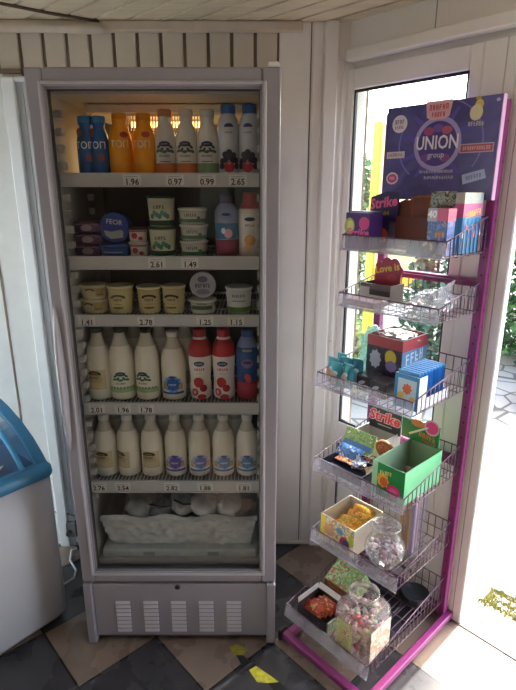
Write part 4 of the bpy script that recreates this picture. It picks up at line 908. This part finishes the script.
b=MB(); brm=mat('#6c3824',.4); tray(b,.125,.085,.10,brm,mat('#3a1d16',.6),hb=.158); b.add([(-.055,.03,.152),(.085,.03,.160),(.092,.055,.166),(-.05,.055,.160),(-.055,.03,.156),(.085,.03,.164),(.092,.055,.170),(-.05,.055,.164)],[(3,2,1,0),(4,5,6,7),(0,1,5,4),(1,2,6,5),(2,3,7,6),(3,0,4,7)],mat('#a8683a',.45)); b.patch(-.05,.05,.004,.012,mat('#a8683a',.5),-.0435); b.build('carton',t)
for k in range(6):
    b=MB(); sachet(b,.05,.11,.012,mat(('#6e3826','#82452c','#5a2e20')[k%3],.35),T(-.026+k*.014,-.020+.006*(k%3),.045)@Ry(-.40+k*.10)@Rx(-.1)); b.build('sachet',t)
t=rt('chewing_gum_box','blue box with pink band and white number, in front of the tall pale blue carton','box',-.748,.262,z1)
b=MB(); b.box(-.030,.030,-.022,.022,0,.130,printed(['#2a4a92','#3f66b4','#2a4a92','#6a8ac8','#c08a4a'],60),c=.002); b.box(-.0305,.0305,-.0225,.0225,.097,.1305,mat('#c04a78',.4)); b.box(-.0308,-.002,-.0228,-.0,.095,.1308,mat('#a9a6c0',.4)); b.text('40',.027,-.0165,.114,mat('#f0eef0',.4),-.0232,bold=.04); b.squiggle(.03,.016,.010,.060,mat('#e0a04a',.4),-.0228,seed=12); b.build('carton',t)
t=rt('gum_carton','tall pale blue and pink carton at the right end of the top basket','box',-.742,.138,z1)
b=MB(); w_=.042; b.box(-w_/2,w_/2,-.055,.06,0,.172,mat('#4aa0cc',.35),c=.002); b.box(-w_/2-.0005,w_/2+.0005,-.0555,.0605,.105,.142,mat('#cf6a9c',.4)); b.box(-w_/2-.0006,w_/2+.0006,-.0556,.0606,.142,.1725,printed(['#b9c4cc','#9ec4d4','#d4c8a0','#a9b8a8'],70)); S=side(w_+.0016)
b.squiggle(.095,.018,.002,.115,mat('#f0dc8a',.4),-.0008,None,S,rot=.12,seed=13)
for k in range(5): b.patch(-.050+k*.024,-.046+k*.024,.004,.10,mat('#2a64a8',.4),-.0004,None,S)
for k in range(7): b.blob(-.048+k*.017,.055+.02*(k%2),.007,.010,mat(('#d8d0e0','#e07aa6','#3a70c0')[k%3],.4),-.0008,None,S,n=12)
b.build('carton',t)
b=MB(); b.box(-.045,.045,-.004,.004,0,.040,mat('#3a2a20',.4)); cu=mat('#c9a83a',.4)
for k in range(12): a=2.6-k*.42; b.blob(.022+.013*math.cos(a)+(.002*k if k>7 else 0),.024+.012*math.sin(a)-(0.0016*k if k>7 else 0),.005,.005,cu,-.0046,n=10,rings=1)
rtag(b,'snack_bar','dark snack bar with a yellow curl print, upright behind the top price strip','snack',-.790,.288,z1)
b=MB(); b.sheet(crum_(9,.034,.014,.020),16,10,mat('#6f7a72',.4,var=.3,scale=60),smooth=False) if False else sachet(b,.075,.045,.02,printed(['#6f7a72','#8f988c','#3a3c3a','#a8aca0'],50),T(0,0,.1315)); rtag(b,'candy_bag','small grey green bag lying on the blue box with the white number','bag',-.752,.258,z1)
t=rt('toffee_tray','low dark brown tray with a yellow curl print, right behind the top price strip','tray',-.800,.268,z1) if False else None
# basket 2
z2=SH[1][0]
hrt=mat('#a8203a',.4)
t=rt('gum_display','small dark red display carton with lobed header reading Love is','box',-1.004,.150,z2)
b=MB(); tray(b,.12,.08,.062,mat('#5a4a48',.45),mat('#3a2426',.6)); b.patch(-.06,.06,.0,.024,mat('#c9bfb4',.5),-.0404); b.patch(-.06,-.022,.018,.05,mat('#b9b4b0',.5),-.0406); b.patch(-.022,.06,.026,.042,mat('#2a201e',.5),-.0405); b.build('carton',t)
b=MB(); lob=[]
for (cx_,cz_,rr,a0,a1) in ((-.032,.098,.020,2.9,1.2),(-.004,.112,.022,2.5,.8),(.026,.112,.020,2.2,.3),(.044,.094,.016,1.2,-1.0)):
    for k in range(5): a=a0+(a1-a0)*k/4; lob.append((cx_+rr*math.cos(a),cz_+rr*math.sin(a)))
lob+=[(.050,.05),(-.050,.05)]
lob=[(x,z+(.012 if z>.06 else 0)) for x,z in lob]; b.prism(lob,.028,.032,hrt); b.text('Love is',.034,-.002,.108,mat('#e8c03a',.4),.0272,rot=.22,bold=.03); b.blob(.018,.078,.02,.012,mat('#c23a4a',.4),.0274); b.build('header_card',t)
t=rt('chocolate_box','flat maroon brown box lying at the left end of the second basket','box',-1.005,.248,z2); b=MB(); b.box(-.055,.07,-.042,.038,0,.022,mat('#5a2c30',.4),c=.003); b.patch(-.05,.06,.006,.012,mat('#7a4448',.5),-.0425); b.build('carton',t)
# crumpled clear bag
t=rt('plastic_bag','crumpled clear plastic bag in the right half of the second basket','bag',-.795,.18,z2)
b=MB()
def crum(sd,ax,ay,az,k=.35):
    def g(u,v):
        a=2*PI*u; q=PI*v; P=Vector((math.cos(a)*math.sin(q),math.sin(a)*math.sin(q),-math.cos(q))); f=1+k*noise.noise(P*2.3+Vector((sd,0,0)))+.2*abs(noise.noise(P*6+Vector((sd,3,1))))
        return (P.x*ax*f,P.y*ay*f,az+P.z*az*.92*min(1.15,f))
    return g
b.sheet(crum(3,.058,.07,.034),26,18,clear('#f2f2f4',.10,.22,.12,'#eeeef2'),smooth=False); b.build('film',t)
b=MB(); b.add([(.005,.02,0),(.06,-.09,0),(.062,-.092,.092),(.054,.02,.105),(.007,.022,0),(.062,-.088,0),(.064,-.090,.092),(.056,.022,.105)],[(0,1,2,3),(7,6,5,4),(0,4,5,1),(1,5,6,2),(2,6,7,3),(3,7,4,0)],clear('#e8eaec',.06,.22,.1,'#e4e6ea')); b.build('flap',t)
# basket 3
z3=SH[2][0]
teal=['#2f8a9a','#3aa0ae','#2a7a92']
posn=[(-1.040,.350,.0,.090),(-1.010,.368,.15,.084),(-1.038,.305,-.1,.096),(-1.004,.325,.1,.094),(-.970,.358,-.15,.086),(-.968,.312,.15,.094)]
wh=['left front corner','second along the front','behind the left front pair','middle of the cluster','right front','right back']
for i,(s,d,r,h) in enumerate(posn):
    t=rt('candy_sachet','teal candy sachet, %s of the teal group in the third basket'%wh[i],'sachet',s,d,z3,r,'teal candy sachets')
    b=MB(); sachet(b,.042,h,.030,mat(teal[i%3],.25),None,mat('#57bcc4',.25)); b.blob(-.002,h*.40,.014,.022,mat(('#b9845a','#c9c0b4','#8fa8b8')[i%3],.35),-.0164,n=14); b.blob(.004,h*.62,.010,.007,mat('#d6e8e8',.35),-.0164,n=12); b.build('film',t)
t=rt('plastic_bag','pale teal translucent bag standing behind the teal sachets','bag',-1.024,.16,z3); b=MB(); b.sheet(crum(8,.028,.050,.085,.3),26,20,clear('#bcd8d4',.05,.32,.15,'#b0d0cc'),smooth=False); b.build('film',t)
t=rt('candy_carton','big dark carton with red top and cartoonless yellow and white print, middle of the third basket'.replace('cartoonless ',''),'box',-.915,.17,z3,.0)
W3,D3,H3=.135,.15,.165
b=MB(); dk3=printed(['#2a2230','#3a2c3a','#241c28','#4a3844'],35); tray(b,W3,D3,H3,dk3,mat('#7a3a3c',.5)); y=-D3/2-.0005
b.patch(-W3/2,W3/2,H3-.035,H3,mat('#a03a3e',.45),y); b.blob(-.032,.085,.024,.034,mat('#b9b4c0',.45),y-.0003,n=18,star=.2); b.blob(.026,.100,.022,.026,mat('#d8bf3e',.45),y-.0003,n=20); b.blob(.030,.072,.022,.020,mat('#8a7ab0',.45),y-.0004,n=16,star=.1); b.blob(-.002,.095,.008,.018,mat('#2a2a2c',.45),y-.0006); b.patch(-W3/2,W3/2,.0,.03,mat('#1e1a20',.45),y-.0002)
S=side(W3+.0012); b.patch(-D3/2,D3/2,H3-.04,H3,mat('#b0444e',.45),-.0002,None,S); b.patch(-D3/2,D3/2,.03,H3-.04,mat('#5a86b0',.45),-.0002,None,S); b.squiggle(.11,.036,0,.100,mat('#c8dce6',.4),-.0006,None,S,rot=.08,n=4,seed=14); b.patch(-D3/2,D3/2,.052,.064,mat('#d08a3a',.45),-.0004,None,S); b.squiggle(.12,.010,0,.058,mat('#3a2a30',.4),-.0006,None,S,seed=15); b.build('carton',t)
b=MB(); b.sheet(crum(5,.058,.062,.020,.5),24,16,mat('#b9b4ae',.22,.5,var=.2,scale=40),T(0,0,H3-.03),smooth=False); b.build('film',t)
for i,(s,d,zz,r) in enumerate(((-.922,.305,0,.05),(-.858,.315,0,-.05))):
    b=MB(); b.box(-.030,.030,-.035,.035,0,.052,mat('#232024',.35),c=.003); b.blob(-.008,.030,.014,.006,mat('#a9a6aa',.4),-.0356,n=14,rot=.4); b.blob(.012,.018,.012,.005,mat('#8a868c',.4),-.0356,n=14,rot=-.3)
    rtag(b,'chewing_gum_pack',('black gum pack with grey swirl print, left of the pair before the dark carton','black gum pack with grey swirl print, next to the blue sachet tray')[i],'box',s,d,z3,r,'black gum packs')
t=rt('sachet_tray','white and blue display tray holding upright blue sachets, right end of the third basket','box',-.754,.272,z3)
b=MB(); W4,D4=.082,.175; tray(b,W4,D4,.032,mat('#dfe2e6',.4),mat('#c9ccd0',.5),front=.105); [b.box(sx*(W4/2)-(.0025 if sx>0 else 0),sx*(W4/2)+(0 if sx>0 else .0025),-D4/2+.003,-D4/2+.042,.032,.104,mat('#dfe2e6',.4)) for sx in (-1,1)]; y=-D4/2-.0005; b.patch(-W4/2,W4/2,0,.105,mat('#3a8cc4',.4),y); b.patch(-.030,.032,.028,.092,mat('#b9d0dc',.4),y-.0002); b.blob(.002,.062,.017,.019,mat('#d0643a',.4),y-.0004,n=16,star=.25); b.blob(-.018,.040,.012,.010,mat('#d8b44a',.4),y-.0005,n=12); b.blob(.020,.034,.010,.008,mat('#c9b04a',.4),y-.0005,n=12); S=side(W4+.0012); b.build('carton',t)
for k in range(9):
    b=MB(); sachet(b,.072,.112,.017,mat(('#2f86c8','#3a94d2','#2a78bc')[k%3],.25),T(0,-.070+k*.0172,.004)@Rx(.08),mat('#4fa8dc',.25)); b.build('sachet',t)
# basket 4
z4=SH[3][0]
t=rt('gum_display','grey white open carton with black header reading Strike in red','box',-.990,.145,z4,.0)
b=MB(); tray(b,.135,.12,.085,mat('#c9c8c4',.5),mat('#a8a49e',.6)); b.build('carton',t)
b=MB(); b.box(-.060,.078,.040,.044,.078,.166,mat('#26242e',.4),c=.001); b.text('Strike',.056,.008,.130,mat('#e8d8dc',.4),.0394,bold=.075,shear=.15); b.text('Strike',.056,.008,.130,mat('#e2304e',.4),.0388,bold=.035,shear=.15); b.patch(-.02,.04,.096,.100,mat('#b9b4b0',.5),.0394); b.build('header_card',t)
b=MB(); M=T(-1.02+.0,0,0); b.box(-.06,.068,-.003,.003,0,.075,printed(['#86b05a','#a6c46a','#6f9a4a','#dce4c0'],45),T(0,0,0)@Rx(-.45)); b.patch(-.055,.063,.012,.032,mat('#5a8ab8',.4),-.0036,None,Rx(-.45))
rtag(b,'candy_bag','light green flat candy bag leaning on the grey Strike carton','bag',-1.002,.252,z4+.040)
b=MB(); sachet(b,.10,.045,.014,printed(['#3a66a8','#5a8ac8','#2a4a86','#c0d0e0'],45),Rx(-.75)); rtag(b,'candy_bag','blue candy bag lying against the light green bag','bag',-.980,.330,z4+.052)
t=rt('candy_tray','low dark navy tray with loose colourful packs, left front of the fourth basket','tray',-.965,.315,z4)
b=MB(); tray(b,.175,.13,.035,mat('#1e2338',.4),mat('#2a3048',.5)); b.build('carton',t)
rnd=random.Random(9)
for k in range(9):
    b=MB(); c=('#b8562e','#c98a4a','#3a5a96','#8a3a30','#d4b48a')[k%5]; sachet(b,.05,.045,.010,printed([c,'#cfc0a8',c,'#3a3a4a'],70,seed=k),T(-.055+.028*(k%5),-.02+.045*(k//5)+.02,.018+.004*(k%3))@Rz(rnd.uniform(-.8,.8))@Rx(-1.35)); b.build('sachet',t)
t=rt('lollipop_pack','round orange candy pack standing between the navy tray and the green carton','package',-.892,.228,z4)
b=MB(); Mx=T(0,0,.078)@Rx(PI/2+.2)@Matrix.Scale(1.1,4); b.lathe([(.030,-.006),(.035,-.004),(.035,.004),(.031,.006)],mat('#b97a4a',.35),24,Mx); b.lathe([(.026,.0062),(.010,.0075)],printed(['#c8592c','#d8863a','#a83a26','#e0b070'],80),24,Mx); b.box(-.012,.012,-.004,.004,0,.04,mat('#a86a3a',.4)); b.build('pack',t)
t=rt('lollipop_display','bright green lollipop display carton with tall printed back, right end of the fourth basket','box',-.783,.264,z4)
gr=mat('#1c8440',.4); lg=mat('#58b47c',.4); W5,D5,H5=.118,.22,.116
b=MB(); tray(b,W5,D5,H5,gr,mat('#8fa88a',.5)); S=side(W5+.0012); b.patch(-D5/2,D5/2,0,H5,lg,-.0003,None,S); y=-D5/2-.0005
b.blob(.022,.034,.024,.024,mat('#d83a78',.4),y-.0003); b.blob(.022,.034,.016,.013,mat('#e8649a',.4),y-.0005); b.blob(-.018,.060,.024,.027,mat('#e0a83a',.4),y-.0003,n=16,star=.2); b.blob(-.014,.056,.014,.016,mat('#d0602c',.4),y-.0005); b.squiggle(.045,.014,-.008,.088,mat('#e8d88a',.4),y-.0006,rot=.15,seed=16); b.patch(-W5/2,-W5/2+.020,0,H5,mat('#9ed0a8',.4),y-.0001); b.build('carton',t)
b=MB(); b.box(-W5/2-.036,W5/2-.012,D5/2-.004,D5/2,H5,H5+.075,gr); yb=D5/2-.0045
b.blob(-.035,H5+.066,.028,.014,mat('#d88a3a',.4),yb,n=20,star=.15); b.squiggle(.065,.018,.004,H5+.028,mat('#e8843a',.4),yb-.0004,rot=-.1,seed=17); b.squiggle(.05,.012,.010,H5+.010,mat('#d8404a',.4),yb-.0004,rot=-.1,seed=18); b.blob(.018,H5+.066,.028,.028,mat('#d8a8b4',.4),yb-.0006); b.blob(.018,H5+.066,.022,.022,mat('#d83a78',.4),yb-.0009)
b.add([(-.066,yb-.001,H5+.022),(-.062,yb-.001,H5+.016),(.006,yb-.001,H5+.060),(.002,yb-.001,H5+.066)],[(0,1,2,3)],mat('#c9e0c4',.4)); b.build('header_card',t)
for k in range(6):
    b=MB(); x,yy=-.020+.020*(k%3),.02+.05*(k//3)-.03; b.lathe([(.0,.055),(.010,.058),(.013,.068),(.010,.078),(0,.081)],mat(('#8a5a5a','#6a7a4a','#a88a6a')[k%3],.3),12,T(x,yy,-.03)); b.tube([(x,yy,.004),(x,yy,.03)],.002,mat('#e0dcd6',.5),6); b.build('lollipop',t)
# basket 5
z5=SH[4][0]
t=rt('candy_display','yellow and white open carton with colourful print, left end of the fifth basket','box',-.970,.29,z5)
W6,D6,H6=.150,.17,.108
b=MB(); tray(b,W6,D6,H6,mat('#e4d9c2',.45),mat('#d9cdb8',.6)); y=-D6/2-.0005
b.patch(-W6/2,W6/2,0,H6,printed(['#e0d4b8','#e8e0cc','#d8c060','#c98a5a','#8ab0b4','#e6dcc4'],42,seed=3),y); b.patch(-W6/2,-W6/2+.022,0,H6,mat('#e0cc34',.4),y-.0002); b.blob(-.035,.055,.026,.022,mat('#d8a87a',.4),y-.0004,n=18,star=.1); b.blob(.035,.036,.022,.026,mat('#b83a3e',.4),y-.0004); b.blob(.040,.036,.014,.018,mat('#3a4a78',.4),y-.0006); b.blob(.012,.075,.018,.012,mat('#5a9ab8',.4),y-.0004,n=14,star=.2); b.blob(.062,.06,.010,.024,mat('#a8b83a',.4),y-.0004); b.build('carton',t)
rnd=random.Random(3)
for k in range(4):
    b=MB(); sachet(b,.085,.05,.014,printed([('#d8801f','#e0a02a','#c85a1c')[k%3],'#e0b84a','#d87a2a','#8aa040'],60,seed=k),T(-.010+.008*k,-.052+.030*k,.034+.012*k)@Rz(.15+.12*(k%2))@Rx(-.95)); b.build('sachet',t)
# round jar
glassj=clear('#f3f3f4',.07,.05,.03,'#ffffff')
t=rt('candy_jar','round open clear jar with pale wrapped candies, beside the yellow carton','jar',-.808,.318,z5)
b=MB(); R=.068; pj=[(.035,0)]+[(R*math.cos(a),.064+R*.95*math.sin(a)) for a in [-1.15+k*.19 for k in range(11)]]+[(.046,.128),(.043,.134),(.043,.142),(.046,.145),(.046,.152)]
b.lathe([(r,z) for r,z in pj],glassj,32)
b.f.pop(); b.fm.pop(); b.fs.pop()
b.build('glass',t)
b=MB(); b.lathe([(.0465,.146),(.049,.148),(.049,.153),(.046,.155),(.044,.153),(.0445,.147)],clear('#e9e9ea',.16,.12,.05),32)
for _ in (0,1): b.f.pop(); b.fm.pop(); b.fs.pop()
b.build('rim',t)
rnd=random.Random(6); cpal=['#c9b8bc','#b99aa4','#d8cfd0','#a88a94','#cfc4c0']
def candies(t,n,fn,pal,size=.014,nm='candy'):
    for k in range(n):
        x,yy,z,=fn(rnd); b=MB(); c=mat(pal[k%len(pal)],.3); M=T(x,yy,z)@Rz(rnd.uniform(0,6))@Rx(rnd.uniform(-1,1)); s=size
        b.lathe([(0,-s*.8),(s*.45,-s*.6),(s*.55,0),(s*.45,s*.6),(0,s*.8)],c,8,M@Ry(PI/2)); 
        for q in (-1,1): b.add([(q*s*.75,0,0),(q*s*1.4,-s*.45,s*.1),(q*s*1.4,s*.45,-s*.1)],[(0,1,2)],c,M)
        b.build(nm,t)
def inj(r_):
    while 1:
        x,y_,z=r_.uniform(-.058,.058),r_.uniform(-.058,.058),r_.uniform(.012,.09)
        if x*x+y_*y_+(z-.064)**2<.053**2: return x,y_,z
candies(t,46,inj,cpal)
t=rt('wafer_tube','tall clear square container with pale wafers, behind the round jar','container',-.795,.185,z5)
b=MB(); b.box(-.036,.036,-.036,.036,.0,.235,clear('#e9e6ec',.06,.10,.05,'#e4dfe8')); b.build('shell',t)
b=MB(); b.box(-.037,.037,-.037,.037,.235,.243,clear('#e9e9ee',.1,.3,.1)); b.build('lid',t)
for k in range(5):
    b=MB(); b.box(-.008,.008,-.006,.006,.004,.19+.008*(k%3),mat(('#d8b878','#c9a05a','#a8a0b8','#d0a870','#b890a0')[k],.5),T((-.022,.0,.022,-.012,.014)[k],(-.02,-.02,-.02,.012,.012)[k],0),c=.003); b.build('wafer',t)
# basket 6
z6=SH[5][0]
t=rt('candy_carton','small black open carton with white flap and red packs, front left of the lowest basket','box',-.960,.452,z6,.0)
b=MB(); tray(b,.135,.115,.062,mat('#2a2428',.45),mat('#4a3434',.6)); b.box(.0665,.0685,-.05,.05,.0,.06,printed(['#8aa06a','#b4bca0','#6a8450'],50)); b.patch(-.06,.06,.01,.05,printed(['#2a2428','#4a4248','#2a2428','#6a6068'],40),-.0582); b.build('carton',t)
b=MB(); b.box(-.0675,-.0655,-.055,.055,.062,.085,mat('#dad6d0',.5)); b.box(-.068,.03,-.0,.002,.0,.02,mat('#e6e2dc',.5),T(0,.056,.062)@Rx(-.6)); b.build('lid_flap',t)
for k in range(5):
    b=MB(); sachet(b,.075,.05,.014,printed(['#b8302c','#c8502c','#8a2020','#d8a05a'],60,seed=k),T(-.02+.008*k,-.035+.02*k,.022)@Rz(.2)@Rx(-1.0)); b.build('sachet',t)
t=rt('candy_carton','green and red printed carton leaning at the back left of the lowest basket','box',-.975,.268,z6,.0)
b=MB(); M=T(0,0,.027)@Rx(math.radians(28)); b.box(-.065,.065,-.05,.05,0,.075,printed(['#6f9a52','#8ab06a','#b8c89a','#5a8040','#c86a4a'],42),M,c=.002); b.box(-.0655,.0655,-.0505,-.049,0,.074,printed(['#b8402c','#c8642c','#d8a03a','#a03028','#e0c060'],42,seed=2),M); b.squiggle(.10,.018,0,.026,mat('#e8d06a',.4),-.0512,None,M,seed=19); b.build('carton',t)
t=rt('candy_jar','square shouldered clear jar full of wrapped candies, front right of the lowest basket','jar',-.795,.440,z6)
b=MB(); q=.072
b.lathe([(q*.92,0),(q*.98,.006),(q,.02),(q,.150),(q*.97,.170),(q*.80,.188)],glassj,40,Rz(0),power=6); b.f.pop(); b.fm.pop(); b.fs.pop()
b.lathe([(q*.80,.188),(.050,.200),(.047,.206),(.047,.218)],glassj,40); b.f.pop(); b.fm.pop(); b.fs.pop(); b.f.pop(); b.fm.pop(); b.fs.pop()
b.build('glass',t)
b=MB(); b.lathe([(.0475,.214),(.050,.216),(.050,.224),(.047,.226),(.045,.224),(.0455,.215)],clear('#e9e9ea',.16,.12,.05),32)
for _ in (0,1): b.f.pop(); b.fm.pop(); b.fs.pop()
b.build('rim',t)
b=MB(); y=-q-.0008; b.patch(-.052,.012,.018,.135,printed(['#b8c07a','#c9cc9a','#a8ac5a','#d8d4b8','#b87a5a'],55,seed=4),y); S=side(2*q+.0016); b.patch(-.055,.055,.02,.14,printed(['#cfc4b0','#d8d2c4','#b8aa8a','#c08a7a'],40,seed=5),-.0002,None,S); b.build('label',t)
rnd=random.Random(12)
candies(t,80,lambda r_:(r_.uniform(-.053,.053),r_.uniform(-.053,.053),r_.uniform(.012,.150)),['#c9a0a0','#c8505a','#d8c8b0','#c9b49a','#a8b08a','#d8b0b4'],.016)
t=rt('jar_lid','black round screw lid lying at the back of the lowest basket','lid',-.785,.115,z6)
b=MB(); b.lathe([(.050,0),(.052,.004),(.051,.030),(.047,.033),(.046,.026),(.0,.026)],mat('#22242a',.45),36)
for k in range(36): a=2*PI*k/36; b.box(-.001,.001,-.001,.001,.004,.028,mat('#2c2e34',.45),Rz(a)@T(.0522,0,0))
b.build('shell',t)

# ================================================================== LIGHT + CAMERA
wd=bpy.data.worlds.new('world'); SC.world=wd; wd.use_nodes=True
N=wd.node_tree.nodes; L=wd.node_tree.links; bg=N['Background']
sk=N.new('ShaderNodeTexSky'); sk.sky_type='NISHITA'; sk.sun_disc=False; sk.sun_elevation=math.radians(46); sk.sun_rotation=math.atan2(.737,.676); sk.air_density=1.3; sk.dust_density=4
L.new(sk.outputs[0],bg.inputs[0]); bg.inputs[1].default_value=.95
sun=bpy.data.lights.new('sun','SUN'); sun.energy=9; sun.angle=math.radians(1.2); sun.color=(1,.97,.92)
so=bpy.data.objects.new('sun',sun); COL.objects.link(so); el=math.radians(46)
dv=Vector((-.737*math.cos(el),-.676*math.cos(el),-math.sin(el))); so.rotation_euler=dv.to_track_quat('-Z','Y').to_euler()
cam=bpy.data.cameras.new('camera'); co=bpy.data.objects.new('camera',cam); COL.objects.link(co)
co.location=(0,0,CH); co.rotation_euler=(PI/2-TH,0,0); cam.sensor_fit='VERTICAL'; cam.sensor_height=24; cam.lens=F/690*24; cam.clip_start=.02
SC.camera=co
vs=SC.view_settings; vs.view_transform='Standard'; vs.look='None'; vs.gamma=1; vs.use_curve_mapping=False; vs.exposure=0.85
SC.cycles.use_denoising=True; SC.cycles.max_bounces=12; SC.cycles.transparent_max_bounces=24; SC.cycles.diffuse_bounces=6; SC.cycles.sample_clamp_indirect=6
